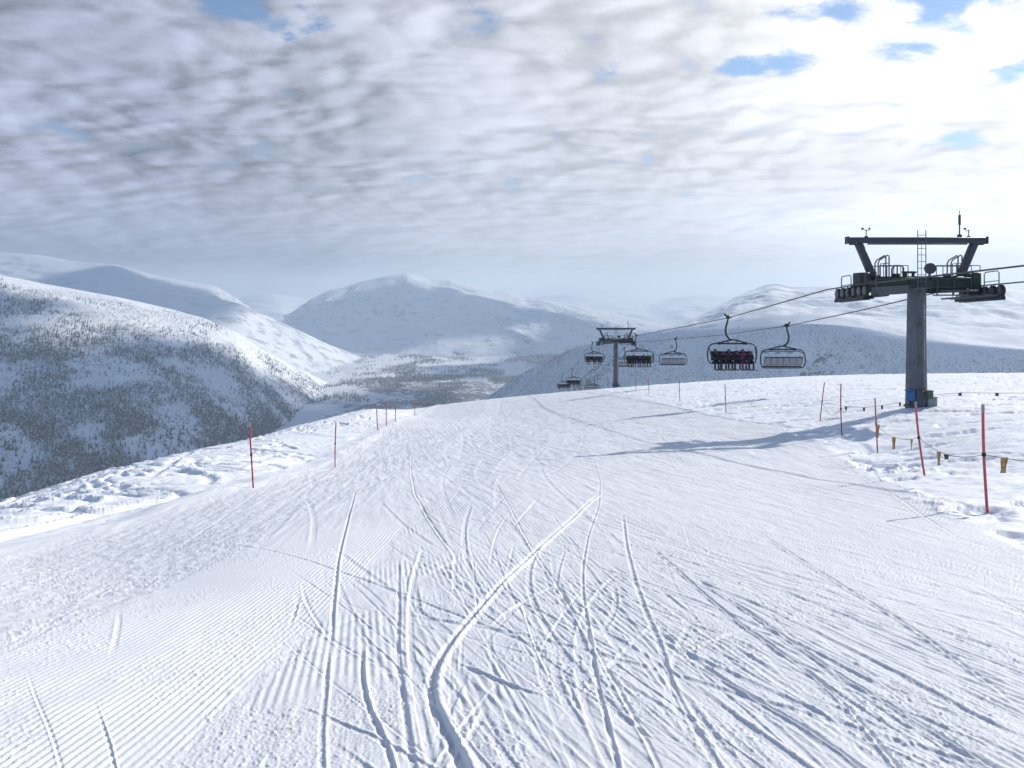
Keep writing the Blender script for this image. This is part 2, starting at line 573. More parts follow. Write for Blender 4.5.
def build_slope():
    az_f = np.radians(np.linspace(-37.5, 37.5, 1))
    half = math.radians(38.0)
    ncol = 1900
    t = np.linspace(-1, 1, ncol)
    az_in = np.arctan(t * math.tan(half))
    az_out = np.linspace(half, 2 * PI - half, 190)[1:-1]
    az = np.concatenate([az_in, az_out])
    rs = list(np.geomspace(0.15, 2.6, 26))
    r = rs[-1]
    while r < 950:
        dr = 0.72 * r * r / (F * 1.7)
        if r > 9:
            dr = min(dr, 0.055 + (r - 9) * 0.0045)
        if r > 60:
            dr = 0.38 + (r - 60) * 0.012
        r += dr
        rs.append(r)
    rs = np.array(rs)
    nr, nc = len(rs), len(az)
    AZ, R = np.meshgrid(az, rs)
    Z = np.empty((nr, nc))
    for a in range(0, nr, 64):
        Z[a:a + 64] = ground_polar(np.where(AZ[a:a + 64] > PI, AZ[a:a + 64] - 2 * PI, AZ[a:a + 64]), R[a:a + 64])
    X = R * np.sin(AZ)
    Y = R * np.cos(AZ)
    H = np.zeros((nr, nc), dtype=np.float32)
    nin = ncol
    x = X[:, :nin]
    y = Y[:, :nin]
    r = R[:, :nin]
    sel = rs < 330
    k1 = int(sel.sum())
    x, y, r = x[:k1], y[:k1], r[:k1]
    xl = np.interp(y, PXL[:, 0], PXL[:, 1]) + 0.35 * perlin(y * 0.25, y * 0 + 2.5)
    xr = np.interp(y, PXR[:, 0], PXR[:, 1]) + 0.3 * perlin(y * 0.35, y * 0 + 7.5)
    m = sstep(x, xl - 0.25, xl + 0.25) * (1 - sstep(x, xr - 0.25, xr + 0.25))      # groomed piste
    left = 1 - sstep(x, xl - 0.4, xl + 0.1)
    right = sstep(x, xr - 0.1, xr + 0.4)
    h = 0.022 * fbm(x / 3.2, y / 5.0, 3) * m
    # machine passes: fresh corduroy on the left, older broken ribs elsewhere
    wob = 0.05 * perlin(x * 0.3, y * 0.22) + 0.016 * perlin(x * 1.7, y * 0.9)
    fadeA = 1 - sstep(r, 17, 29)
    lam = 0.047
    pa = sstep(x + wob, -3.45, -3.38) * (1 - sstep(x + wob, -1.62, -1.5))
    ca = 0.5 + 0.5 * np.cos(2 * PI * (x + wob) / lam)
    worn = 0.55 + 0.6 * fbm(x * 1.1, y * 0.7, 3)
    ribs = 0.0085 * pa * (ca ** 0.8) * np.clip(0.25 + 1.15 * worn, 0.12, 1.1) * (0.85 + 0.3 * perlin(x * 9, y * 2.5))
    dxb, dyb = 0.985, 0.17
    qb = x * dxb + y * dyb + 0.06 * perlin(x * 0.25, y * 0.18)
    pb = sstep(x, -1.55, -1.45) * m
    patch = sstep(fbm(x * 0.8 + 5, y * 0.45, 4), -0.12, 0.38)
    cb = 0.5 + 0.5 * np.cos(2 * PI * qb / 0.054)
    ribs = ribs + 0.0055 * pb * cb * patch * (1 - sstep(x, 2.0, 6.0) * 0.35)
    # far right of the piste: curved passes
    qc = np.hypot(x - 32, (y - 18) * 0.8)
    pc = sstep(x, 3.5, 5.5) * sstep(y, 11, 15) * m
    ribs = ribs + 0.012 * pc * (0.5 + 0.5 * np.cos(2 * PI * qc / 0.11)) * sstep(fbm(x * 0.5, y * 0.4 + 9, 3), -0.3, 0.3)
    h = h + ribs * fadeA
    # crumbs and ice grains
    rough = sstep(x, xl, xl + 0.8) * (1 - sstep(x + 0.3 * perlin(x, y * .5), -3.7, -3.35))
    kf = int((rs < 18).sum())
    xf_, yf_ = x[:kf], y[:kf]
    gn = perlin(xf_ * 24, yf_ * 17)
    gn2 = perlin(xf_ * 55 + 3, yf_ * 41)
    gn3 = perlin(xf_ * 37 + 9, yf_ * 29 + 4)
    stk = fbm((xf_ * .985 + yf_ * .17) * 17, (yf_ - xf_ * .17) * 1.3, 3)
    fine = (1 - sstep(r[:kf], 10, 18))
    h[:kf] += (np.maximum(gn, 0) ** 2 * 0.010 * (0.6 + 0.8 * rough[:kf]) + np.maximum(gn3, 0) ** 2 * 0.011 + gn2 * 0.0026 + stk * 0.0030 * m[:kf] * (1 - .7 * pa[:kf])) * 0.8 * fine * (1 - 0.15 * pa[:kf]) * (0.35 + 0.95 * sstep(fbm(xf_ * 1.3 + 2, yf_ * 0.8 + 6, 4), -0.35, 0.45))
    mid = (1 - sstep(r, 30, 60))
    h = h + rough * 0.010 * fbm(x * 6, y * 5, 4) * mid
    ch = perlin(x * 7 + 31, y * 5.5)
    h = h + m * (1 - pa) * 0.0045 * fbm(x * 5.1, y * 2.2 + 8, 3) * mid
    h = h + m * np.maximum(ch - 0.5, 0) * 0.022 * mid * sstep(fbm(x * .6, y * .5, 2), -.1, .4)
    far = sstep(r, 14, 30)
    h = h + m * sstep(r, 9, 16) * (1 - sstep(r, 60, 110)) * 0.006 * (1 + r / 40) * fbm((x * .985 + y * .15) * 4.5, (y - x * .15) * 0.35, 4)
    h = h + m * far * 0.03 * fbm(x * 0.9, y * 0.30 + 4, 4)
    # edges: low berm of pushed snow, clods along the right side
    h = h + 0.13 * np.exp(-((x - xl + 0.15) / 0.55) ** 2) * (0.7 + 0.6 * perlin(x * .2, y * 0.35))
    cl = fbm(x * 2.6, y * 2.6, 4)
    band = np.exp(-((x - xr - 0.05) / 0.42) ** 2) * sstep(perlin(x * .15 + 4, y * 0.22), -0.25, 0.3)
    h = h + band * (0.02 + 0.065 * np.maximum(cl, 0)) * (1 - sstep(y, 40, 70))
    px_, py_ = on_ground(898, 470)
    pile = np.exp(-(((x - px_) / 0.75) ** 2 + ((y - py_) / 1.1) ** 2))
    h = h + pile * (0.04 + 0.22 * np.maximum(fbm(x * 3.0 + 2, y * 2.0, 3), 0))
    # left of the piste: wind crust and old ski tracks
    h = h + left * (0.05 * fbm(x / 2.2, y / 4.0, 3) + 0.03 * np.abs(fbm(x / 0.8, y / 1.0, 3)) - 0.05)
    # right: wind-packed field with flat sastrugi
    sa = fbm(x / 3.4 + 3, y / 1.5, 4)
    h = h + right * (0.06 * sa - 0.10 * sstep(fbm(x / 4.0, y / 1.6 + 5, 4), 0.22, 0.42) + 0.03 * fbm(x / .7, y / .4, 3))
    h = h.astype(np.float32)

    # ski tracks
    HT = np.zeros_like(h)

    def cut(poly, wd, dep, side=1, ridge=0.7, lump=0.5, flat=4, rw=0.7):
        poly = np.asarray(poly, dtype=np.float64)
        if len(poly) < 2:
            return
        # resample as a smooth curve
        d = np.concatenate([[0], np.cumsum(np.hypot(*np.diff(poly, axis=0).T))])
        L = d[-1]
        if L < 0.05:
            return
        n = int(min(60, max(6, L / 0.25)))
        tt = np.linspace(0, L, n)
        pts = np.stack([np.interp(tt, d, poly[:, 0]), np.interp(tt, d, poly[:, 1])], 1)
        for _ in range(2):
            pts[1:-1] = 0.25 * pts[:-2] + 0.5 * pts[1:-1] + 0.25 * pts[2:]
        pad = wd * 3.5
        ra, aa = np.hypot(pts[:, 0], pts[:, 1]), np.arctan2(pts[:, 0], pts[:, 1])
        ap = pad / max(0.5, ra.min())
        I0, I1 = np.searchsorted(rs[:k1], [ra.min() - pad - .4, ra.max() + pad + .4])
        J0, J1 = np.searchsorted(az_in, [aa.min() - ap * 1.5, aa.max() + ap * 1.5])
        if I1 <= I0 or J1 <= J0:
            return
        acc = np.zeros((I1 - I0, J1 - J0), dtype=np.float32)
        for i in range(n - 1):
            a, b = pts[i], pts[i + 1]
            x0, x1 = min(a[0], b[0]) - pad, max(a[0], b[0]) + pad
            y0, y1 = max(min(a[1], b[1]) - pad, 0.3), max(a[1], b[1]) + pad
            rr = [math.hypot(p, q) for p in (x0, x1, 0 if x0 < 0 < x1 else x0) for q in (y0, y1)]
            aa = [math.atan2(p, q) for p in (x0, x1) for q in (y0, y1)]
            i0, i1 = np.clip(np.searchsorted(rs[:k1], [min(rr), max(rr)]), I0, I1)
            j0, j1 = np.clip(np.searchsorted(az_in, [min(aa), max(aa)]), J0, J1)
            if i1 <= i0 or j1 <= j0:
                continue
            sx_, sy_ = x[i0:i1, j0:j1], y[i0:i1, j0:j1]
            e = b - a
            l2 = e @ e
            if l2 < 1e-9:
                continue
            s = ((sx_ - a[0]) * e[0] + (sy_ - a[1]) * e[1]) / l2
            ok = (s >= -0.25) & (s < 1.25)
            q = ((sx_ - a[0]) * e[1] - (sy_ - a[1]) * e[0]) / math.sqrt(l2) * side
            u = (i + s) / (n - 1)
            env = np.clip(np.minimum(u, 1 - u) * L / min(0.8, 0.3 * L), 0, 1) ** 1.3
            lm = 1 + lump * perlin(sx_ * 16, sy_ * 11)
            prof = -dep * np.exp(-np.abs(q / wd) ** flat) * (0.75 + 0.25 * lm)
            prof = prof + dep * ridge * np.exp(-((q - wd * 1.45) / (wd * rw)) ** 2) * np.clip(lm, 0.1, 2)
            w_ = acc[i0 - I0:i1 - I0, j0 - J0:j1 - J0]
            pe = np.where(ok, prof * env, 0)
            w_[...] = np.where(np.abs(pe) > np.abs(w_), pe, w_)
        HT[I0:I1, J0:J1] += acc

    def px(poly):
        pts = [on_ground(u, v) for u, v in poly]
        return [p for p in pts if p is not None]

    T = [  # the tracks, and one pole's shadow line, that one can follow in the photograph: points, half width, depth, side of the ridge, ridge height
        ([(600, 492), (575, 515), (540, 545), (500, 585), (465, 625), (445, 648), (432, 672), (428, 692), (435, 715), (450, 742), (470, 775)], .075, .040, -1, 1.2),
        ([(450, 660), (475, 672), (510, 688), (552, 701)], .04, .018, -1, 1.2),
        ([(411, 455), (411, 475), (415, 495), (426, 515), (441, 538), (457, 558)], .05, .03, 1, .8),
        ([(364, 638), (361, 675), (365, 705), (374, 728), (392, 748), (396, 775)], .04, .018, -1, 1.1),
        ([(356, 490), (347, 525), (338, 560), (333, 610), (330, 650)], .045, .022, -1, .9),
        ([(398, 560), (399, 610), (397, 650), (403, 700), (414, 775)], .045, .014, -1, .9),
        ([(328, 640), (326, 690), (320, 735), (322, 775)], .04, .013, -1, 1.0),
        ([(592, 455), (600, 480), (599, 505), (588, 535), (582, 570), (583, 600), (592, 650), (597, 690), (612, 740), (622, 775)], .035, .016, -1, .9),
        ([(623, 515), (626, 545), (634, 580), (646, 615), (662, 650), (672, 690), (700, 735), (724, 775)], .05, .016, -1, .9),
        ([(590, 592), (630, 606), (668, 632), (700, 668)], .035, .022, 1, .8),
        ([(668, 648), (720, 676), (770, 705), (840, 745)], .035, .026, 1, .9),
        ([(650, 545), (700, 590), (760, 640), (800, 662), (850, 705), (905, 775)], .035, .022, 1, .9),
        ([(690, 575), (760, 620), (830, 668), (920, 720), (1010, 775)], .04, .026, 1, .9),
        ([(752, 528), (830, 578), (920, 634), (1000, 690), (1040, 720)], .045, .024, 1, .9),
        ([(478, 440), (488, 470), (505, 500), (530, 545), (560, 590), (588, 640), (640, 720), (668, 775)], .035, .018, 1, .8),
        ([(780, 530), (850, 548), (930, 580), (1030, 612)], .03, .014, 1, .8),
        ([(500, 547), (470, 556), (440, 570), (415, 585)], .12, .014, 1, .4),
        ([(27, 668), (31, 688), (42, 712), (56, 745)], .022, .008, 1, .8),
        ([(93, 695), (92, 708), (104, 728), (112, 748)], .022, .008, -1, 1.0),
        ([(299, 596), (296, 612), (288, 632)], .04, .012, -1, .9),
        ([(280, 652), (330, 630), (400, 600)], .10, .012, 1, .5),
        ([(120, 610), (118, 635), (110, 660)], .05, .010, 1, .6),
        ([(0, 562), (25, 565), (50, 568), (60, 572)], .04, .03, 1, .6),
        ([(845, 493), (875, 487), (910, 478)], .05, .02, 1, .5),  # shallow groove laid along the cast shadow of the pole before the cabinet
        ([(790, 448), (815, 455), (850, 470), (900, 500), (960, 540)], .07, .02, 1, .6),
        ([(560, 520), (600, 545), (650, 570)], .03, .016, 1, .9),
        ([(420, 415), (450, 420), (490, 425)], .3, .03, 1, .3),
    ]
    for pl, wd, dep, side, rg in T:
        if pl[-1][1] > 740:
            pl = pl + [(2 * pl[-1][0] - pl[-2][0], pl[-1][1] + 60), (3 * pl[-1][0] - 2 * pl[-2][0], pl[-1][1] + 160)]
        cut(px(pl), wd * 0.38, dep * 0.46, side, rg, 0.3)
    h += 0.03 * np.tanh(HT / 0.03)
    HT[:] = 0
    R2 = random.Random(5)
    for k in range(400):                                # the fan of tracks on the right
        u = R2.uniform(440, 1300)
        v = 412 + 470 * R2.random() ** 1.25
        p = on_ground(u, v)
        if p is None:
            continue
        if p[0] > np.interp(p[1], PXR[:, 0], PXR[:, 1]) - .2 or p[0] < -1.3 or p[1] > 45:
            continue
        az0 = math.radians(R2.gauss(-13, 8))
        L = R2.uniform(1.0, 5.0) * (1 + p[1] / 9)
        cv = R2.gauss(0, 0.03) / (1 + p[1] / 2.5)
        pts, q, a = [], np.array(p), az0
        for s in range(14):
            pts.append(q.copy())
            q = q + np.array([math.sin(a), math.cos(a)]) * L / 13
            a += cv * L / 13 * 3
        big = R2.random()
        wd = R2.uniform(.008, .016) if big < .75 else R2.uniform(.018, .03)
        wd *= 1 + p[1] / 40
        cut(pts, wd, R2.uniform(.0015, .0042) * (1 + p[1] / 30) * (0.5 if p[1] > 17 else 1) if big < .85 else R2.uniform(.005, .009), R2.choice((1, 1, -1)), R2.uniform(.4, 1.1), 0.4)
    for k in range(170):                                # long shallow tracks running on down the piste
        yy = math.exp(R2.uniform(math.log(9), math.log(75)))
        xx = R2.uniform(-5.5, 10)
        a = math.radians(R2.gauss(-7, 7)) - 0.0
        L = R2.uniform(4, 16) * (1 + yy / 40)
        cv = R2.gauss(0, 0.05) / (1 + yy / 2.0)
        pts, q = [], np.array([xx, yy])
        for s in range(16):
            if np.interp(q[1], PXL[:, 0], PXL[:, 1]) + .5 < q[0] < np.interp(q[1], PXR[:, 0], PXR[:, 1]) - .4:
                pts.append(q.copy())
            q = q + np.array([math.sin(a), math.cos(a)]) * L / 15
            a += cv * L / 15
        cut(pts, R2.uniform(.02, .05) * (1 + yy / 30), R2.uniform(.002, .005) * (1 + yy / 60), R2.choice((1, -1)), R2.uniform(.4, .9), 0.4)
    for k in range(60):                                # skidded and crossing marks in the middle
        u = R2.uniform(300, 760)
        v = 415 + 450 * R2.random() ** 0.8
        p = on_ground(u, v)
        if p is None or p[0] < -1.4 or p[1] > 16:
            continue
        az0 = math.radians(R2.gauss(-5, 16))
        L = min(4.0, R2.uniform(0.5, 2.0) * (1 + p[1] / 10))
        cv = R2.gauss(0, 0.08) / (1 + p[1] / 4)
        pts, q, a = [], np.array(p), az0
        for s in range(12):
            pts.append(q.copy())
            q = q + np.array([math.sin(a), math.cos(a)]) * L / 11
            a += cv * L / 11 * 3
        cut(pts, R2.uniform(.009, .022) * (1 + p[1] / 40), R2.uniform(.003, .009), R2.choice((1, -1)), R2.uniform(.4, 1), 0.4)
    lim_ = 0.0060 * (1 + r / 30)
    h += lim_ * np.tanh(HT / lim_)
    HT[:] = 0
    for k in range(300):                                 # old tracks in the soft snow on the left
        yy = R2.uniform(12, 90)
        xx = np.interp(yy, PXL[:, 0], PXL[:, 1]) - R2.uniform(0.8, 4 + yy * .25)
        a = math.radians(R2.choice((R2.gauss(-10, 25), R2.gauss(60, 25), R2.gauss(-70, 20))))
        L = R2.uniform(3, 16)
        cv = R2.gauss(0, 0.18)
        pts, q = [], np.array([xx, yy])
        for s in range(16):
            if q[0] < np.interp(q[1], PXL[:, 0], PXL[:, 1]) - 0.5:
                pts.append(q.copy())
            q = q + np.array([math.sin(a), math.cos(a)]) * L / 15
            a += cv * L / 15
        cut(pts, R2.uniform(.10, .22), R2.uniform(.06, .12), R2.choice((1, -1)), R2.uniform(.3, .6), 0.3, 2, 1.0)
    h += 0.12 * np.tanh(HT / 0.12)
    H[:k1, :nin] = h
    # relief fades to nothing at the outer columns so the coarse ring joins
    edge = np.clip(np.minimum(np.arange(nin), nin - 1 - np.arange(nin)) / 40.0, 0, 1)
    H[:, :nin] *= edge[None].astype(np.float32)
    Z = Z + H
    verts = np.stack([X, Y, Z], -1).reshape(-1, 3)
    quads = grid_quads(nr, nc, wrap=True)[:, ::-1]
    m_, t, b = new_mat('packed snow')
    co = t.node('ShaderNodeTexCoord').outputs['Object']
    big = t.noise(co, 0.35, 4.0)
    at = t.node('ShaderNodeAttribute', attribute_name='fresh')
    colr = t.mix(t.ramp(big, 0.35, 0.65), (0.77, 0.773, 0.783), (0.815, 0.817, 0.823))
    colr = t.mix(at.outputs['Fac'], colr, (0.93, 0.932, 0.935))
    t.link(colr, b.inputs['Base Color'])
    b.inputs['Roughness'].default_value = 0.62
    b.inputs['Specular IOR Level'].default_value = 0.25
    g1 = t.noise(co, 110.0, 4.0, 0.65)
    bump(t, b, g1, 0.6, 0.006)
    o = np_mesh('snow_slope', verts, quads, m_)
    fresh = np.ones((nr, nc), dtype=np.float32)
    fresh[:k1, :nin] = 1 - m * (1 - 0.35 * pa)
    add_float(o, 'fresh', fresh)
    tag(o, kind='structure')
    print('slope', nr, nc)
    return o

# ------------------------------------------------------------------ valley and mountains
def far_snow_mat(name, scrub_col=(0.10, 0.105, 0.11), rock=0.0, scrub_scale=0.02):
    """wind-packed mountain snow; the 'scrub' attribute tells where birch scrub and stones poke through"""
    m, t, b = new_mat(name)
    co = t.node('ShaderNodeTexCoord').outputs['Object']
    n = t.noise(co, 0.004, 5.0, 0.55)
    snow = t.mix(t.ramp(n, 0.35, 0.65), (0.80, 0.82, 0.85), (0.88, 0.885, 0.895))
    at = t.node('ShaderNodeAttribute', attribute_name='scrub').outputs['Fac']
    f1 = t.noise(co, scrub_scale, 6.0, 0.65)
    f2 = t.noise(co, scrub_scale * 5.0, 4.0, 0.6)
    f = t.math('ADD', t.math('MULTIPLY', f1, 0.5), t.math('MULTIPLY', f2, 0.5))
    thr = t.math('SUBTRACT', 0.72, t.math('MULTIPLY', at, 0.30))
    k = t.math('MULTIPLY', t.ramp(t.math('SUBTRACT', f, thr), -0.035, 0.06), t.ramp(at, 0.0, 0.15))
    col = t.mix(t.math('MULTIPLY', k, 0.85), snow, scrub_col)
    if rock:
        geo = t.node('ShaderNodeNewGeometry')
        nz = t.sep(geo.outputs['Normal'])[2]
        st = t.ramp(nz, 0.97, 0.86)
        rk = t.math('MULTIPLY', st, t.ramp(t.noise(co, 0.012, 6.0, 0.7), 0.48, 0.6))
        col = t.mix(t.math('MULTIPLY', rk, rock), col, (0.09, 0.09, 0.10))
    t.link(col, b.inputs['Base Color'])
    b.inputs['Roughness'].default_value = 0.8
    b.inputs['Specular IOR Level'].default_value = 0.1
    return m


FLOOR = -400.0


def floor_h(x, y):
    return FLOOR + 16 * fbm(x / 900.0, y / 1300.0, 4) + 5 * fbm(x / 160.0, y / 220.0, 3)


def make_hill(name, cols, mat, nu=360, ns=150, back=0.7, amp=30.0, scale=900.0, shape=1.0, convex=0.35, ridged=0.5, backslope=0.22, crest_rough=0.15):
    """a hill whose crest passes through given directions; cols: (column, row of crest, depth of crest, depth of foot, foot height)"""
    c = np.array(cols, dtype=float)
    us = np.linspace(c[0, 0], c[-1, 0], nu)
    f = lambda k: np.interp(us, c[:, 0], c[:, k])

    def sm(a, w_):
        ker = np.hanning(w_ * 2 + 1)
        ker /= ker.sum()
        return np.convolve(np.pad(a, w_, mode='edge'), ker, mode='valid')
    wv = max(2, nu // 90)
    vc, dc, df, zf = sm(f(1), wv), sm(f(2), wv * 3), sm(f(3), wv * 3), sm(f(4), wv * 3)
    zc = -(vc - V0) / F * dc
    s = np.concatenate([np.linspace(0, 1, int(ns * 0.72)), 1 + np.linspace(0, back, ns - int(ns * 0.72) + 1)[1:]])
    S, UU = np.meshgrid(s, us, indexing='ij')
    d = df[None] + (dc - df)[None] * S
    prof = np.where(S <= 1, (1 - convex) * S + convex * np.sin(np.clip(S, 0, 1) * PI / 2), 1.0)
    prof = prof ** shape
    z = zf[None] + (zc - zf)[None] * prof
    over = np.maximum(S - 1, 0) * (dc - df)[None]
    z = z - backslope * over * np.clip(over / 150.0, 0, 1)
    x = (UU - U0) / F * d
    y = d
    n1 = fbm(x / scale + 3.1, y / scale, 5)
    n2 = 1 - np.abs(fbm(x / (scale * 0.8) - 5, y / (scale * 0.8) + 2, 5))
    win = np.sin(np.clip(S, 0, 1) * PI) ** 0.8 + crest_rough
    win = np.where(S > 1, crest_rough + 0.5 * np.clip((S - 1) / back, 0, 1), win)
    z = z + amp * win * ((1 - ridged) * n1 + ridged * (n2 - 0.6))
    o = np_mesh(name, np.stack([x, y, z], -1).reshape(-1, 3), grid_quads(len(s), nu)[:, ::-1], mat)
    tag(o, kind='structure')
    return o, dict(x=x, y=y, z=z, S=S, U=UU)


mat_forest = far_snow_mat('forested snow', (0.085, 0.08, 0.078), 0.0, 0.03)
mat_peak = far_snow_mat('mountain snow', (0.10, 0.10, 0.105), 0.55, 0.01)
mat_floor = far_snow_mat('valley snow', (0.075, 0.08, 0.08), 0.0, 0.008)


def build_far():
    # valley floor: one sheet out past the last range
    ys = np.concatenate([np.linspace(-600, 2200, 40), np.geomspace(2250, 16500, 300)])
    tt = np.linspace(-1, 1, 420)
    Y, T = np.meshgrid(ys, tt, indexing='ij')
    X = T * (1500 + np.maximum(Y, 0) * 0.92)
    Z = floor_h(X, Y)
    o = np_mesh('valley_floor', np.stack([X, Y, Z], -1).reshape(-1, 3), grid_quads(len(ys), len(tt)), mat_floor)
    sc = sstep(fbm(X / 700 + 2, Y / 1500, 5), -0.05, 0.6) * (1 - 0.75 * sstep(Y, 5200, 7500)) * sstep(Y, 900, 2500)
    add_float(o, 'scrub', sc * 0.9)
    tag(o, kind='structure')
    res = {}
    # the long wooded hill on the left
    o, g = make_hill('hillside', [(-420, 262, 2500, 1250, -432), (-200, 266, 2600, 1350, -432), (-60, 272, 2750, 1430, -432), (0, 275, 2800, 1500, -432), (51, 285, 2850, 1560, -432),
                                  (119, 297, 2950, 1650, -432), (169, 309, 3050, 1780, -432), (203, 318, 3120, 1900, -432), (237, 333, 3200, 2080, -432), (264, 351, 3300, 2300, -432),
                                  (295, 367, 3500, 2600, -432), (325, 382, 3800, 3000, -432), (350, 393, 4000, 3300, -425), (380, 402, 4200, 3600, -440)],
                     mat_forest, nu=520, ns=300, amp=26, scale=420, convex=0.55, ridged=0.45, backslope=0.2, crest_rough=0.12)
    low = 1 - sstep(g['S'] + 0.12 * fbm(g['x'] / 260, g['y'] / 260, 4) + 0.00055 * (240 - g['U']) * 0, 0.55, 0.95)
    sc = low * (0.36 + 0.55 * fbm(g['x'] / 330 + 7, g['y'] / 330, 5))
    add_float(o, 'scrub', np.clip(sc, 0, 1) * (g['S'] < 1.02))
    res['left'] = g
    # pale ridges behind it
    o, g = make_hill('mountain_ridge', [(-500, 225, 9750, 6900, -432), (-200, 240, 9450, 6750, -432), (0, 252, 9000, 6450, -432), (40, 255, 9000, 6450, -432), (80, 262, 8850, 6450, -432), (115, 264, 8850, 6450, -432), (150, 274, 8850, 6450, -432),
                                        (185, 281, 8850, 6600, -432), (215, 286, 8850, 6750, -432), (235, 297, 9000, 7050, -432), (262, 316, 9300, 7500, -432), (300, 345, 9600, 7950, -432)],
                     mat_peak, amp=60, scale=900, ridged=0.6, crest_rough=0.12)
    add_float(o, 'scrub', 0.30 * (fbm(g['x'] / 300, g['y'] / 300, 4) > 0.1) * (g['S'] < 0.95))
    o, g = make_hill('snow_ridge', [(-200, 300, 4700, 3400, -432), (60, 294, 4700, 3500, -432), (129, 296, 4800, 3600, -432), (169, 291, 4900, 3700, -432), (203, 296, 5000, 3800, -432), (237, 303, 5000, 3900, -432), (271, 318, 5100, 4100, -432),
                                    (300, 331, 5200, 4300, -436), (330, 345, 5400, 4600, -440), (365, 358, 5600, 5000, -450), (395, 370, 5800, 5300, -470)], mat_peak, amp=34, scale=700, ridged=0.4, crest_rough=0.1)
    add_float(o, 'scrub', 0.22 * (1 - sstep(g['S'], 0.3, 0.7)))
    # central mountain
    o, g = make_hill('mountain', [(215, 330, 8200, 6800, -432), (262, 322, 8300, 6700, -432), (289, 314, 8600, 6600, -432), (311, 299, 8800, 6500, -432), (328, 290.5, 9000, 6500, -432), (345, 287, 9000, 6500, -432), (360, 282, 9000, 6500, -432), (386, 276, 9000, 6500, -432), (407, 273, 9000, 6500, -432), (417, 276, 9000, 6500, -432), (430, 280.5, 9000, 6500, -432), (451, 280, 9000, 6500, -432),
                                  (474, 285.5, 9000, 6500, -432), (490, 289.5, 9000, 6500, -432), (507, 292, 9000, 6500, -432), (526, 299, 9000, 6500, -432), (545, 299, 9000, 6600, -432), (575, 305, 9000, 6800, -432), (620, 315, 9000, 7000, -432), (690, 330, 9000, 7200, -432)],
                     mat_peak, nu=480, ns=220, amp=80, scale=800, convex=0.25, ridged=0.7, crest_rough=0.08)
    add_float(o, 'scrub', 0.34 * sstep(fbm(g['x'] / 260, g['y'] / 400, 4), 0.0, 0.5) * (g['S'] < 1))
    # ranges closing the valley
    o, g = make_hill('mountain_range', [(-900, 280, 13000, 9500, -432), (100, 296, 13500, 10000, -432), (240, 296, 13500, 10000, -432), (270, 292, 13500, 10000, -432), (300, 299, 13500, 10000, -432), (420, 300, 13000, 10000, -432), (500, 293, 12500, 9500, -432), (530, 297, 12500, 9300, -432),
                                        (548, 297, 12500, 9200, -432), (573, 292.5, 12500, 9000, -432), (600, 297, 12500, 9000, -432), (633, 300, 13000, 9200, -432), (660, 301, 13200, 9400, -432), (683, 296, 13500, 9500, -432), (706, 295, 13500, 9500, -432), (733, 298, 13500, 9500, -432), (800, 294, 13500, 9500, -432), (1000, 298, 13500, 9500, -432), (1700, 290, 13500, 9500, -432)],
                     mat_peak, nu=520, ns=160, back=0.5, amp=110, scale=1500, convex=0.2, ridged=0.75, crest_rough=0.08)
    add_float(o, 'scrub', 0.0 * g['S'])
    # low dark knoll before the central mountain
    o, g = make_hill('knoll', [(360, 366, 5900, 5500, -445), (385, 356, 5900, 5500, -432), (412, 344, 6100, 5500, -432), (438, 331, 6300, 5500, -432), (455, 327, 6400, 5500, -432), (475, 325, 6400, 5500, -432), (490, 325.5, 6400, 5500, -432), (513, 330, 6400, 5500, -432), (530, 338, 6400, 5600, -432), (543, 345, 6400, 5800, -432), (575, 352, 6400, 6000, -432)],
                     mat_peak, nu=200, ns=100, amp=16, scale=350, convex=0.5, ridged=0.4, crest_rough=0.08)
    add_float(o, 'scrub', 0.55 * (g['S'] < 0.97) * (0.5 + fbm(g['x'] / 200, g['y'] / 200, 4)))
    # steep wooded flank on the right: falls away from the sun, level snow above its edge
    sE = 1293.0
    eT = np.array([-900, -300, 0, 142, 214, 354, 495, 659, 854, 1090, 1198, 1311, 1490, 1700, 2050, 2500])
    eZ = np.array([-80, -79, -76, -69, -64, -42, -54.5, -66, -84, -122, -154, -204, -276, -350, -440, -460])
    tv = np.linspace(-900, 2500, 420)
    sv = np.concatenate([np.linspace(-760, 60, 190), np.linspace(66, 420, 40)])
    SS, TT = np.meshgrid(sv, tv, indexing='ij')
    ez = np.interp(tv, eT, eZ)
    ker = np.hanning(25)
    ker /= ker.sum()
    ez = np.convolve(np.pad(ez, 12, mode='edge'), ker, mode='valid')[None]
    wav = 26 * fbm(TT / 330.0, SS / 900.0, 3)
    q = SS + wav
    down = np.where(q < 0, 0.86 * (np.sqrt(q * q + 38 ** 2) - 38), 0.0)
    z = ez - down - np.maximum(q, 0) * 0.04 + 7 * fbm(TT / 130, SS / 130, 4) * np.clip(-q / 60, 0.12, 1)
    z = z - np.maximum(SS - 60, 0) * 0.10
    x = 0.84 * (sE + SS) - 0.54 * (TT + 593)
    y = 0.54 * (sE + SS) + 0.84 * (TT + 593)
    # (x, y) from the along-sun and across-sun coordinates
    o = np_mesh('wooded_flank', np.stack([x, y, z], -1).reshape(-1, 3), grid_quads(len(sv), len(tv)), mat_forest)
    add_float(o, 'scrub', (q < 8) * np.clip(0.30 + 0.55 * fbm(x / 240, y / 240, 5), 0, 1))
    tag(o, kind='structure')
    res['right'] = dict(x=x, y=y, z=z, q=q, TT=TT)
    # open snow plateau and summit above it
    def edge_of(u):
        k = (u - U0) / F                                # where the column meets the edge line
        tt_ = (0.84 * sE - k * 0.54 * sE) / (0.54 + 0.84 * k)
        yy = 0.54 * sE + 0.84 * tt_
        return yy, float(np.interp(tt_ - 593, tv, ez[0]))
    cols = []
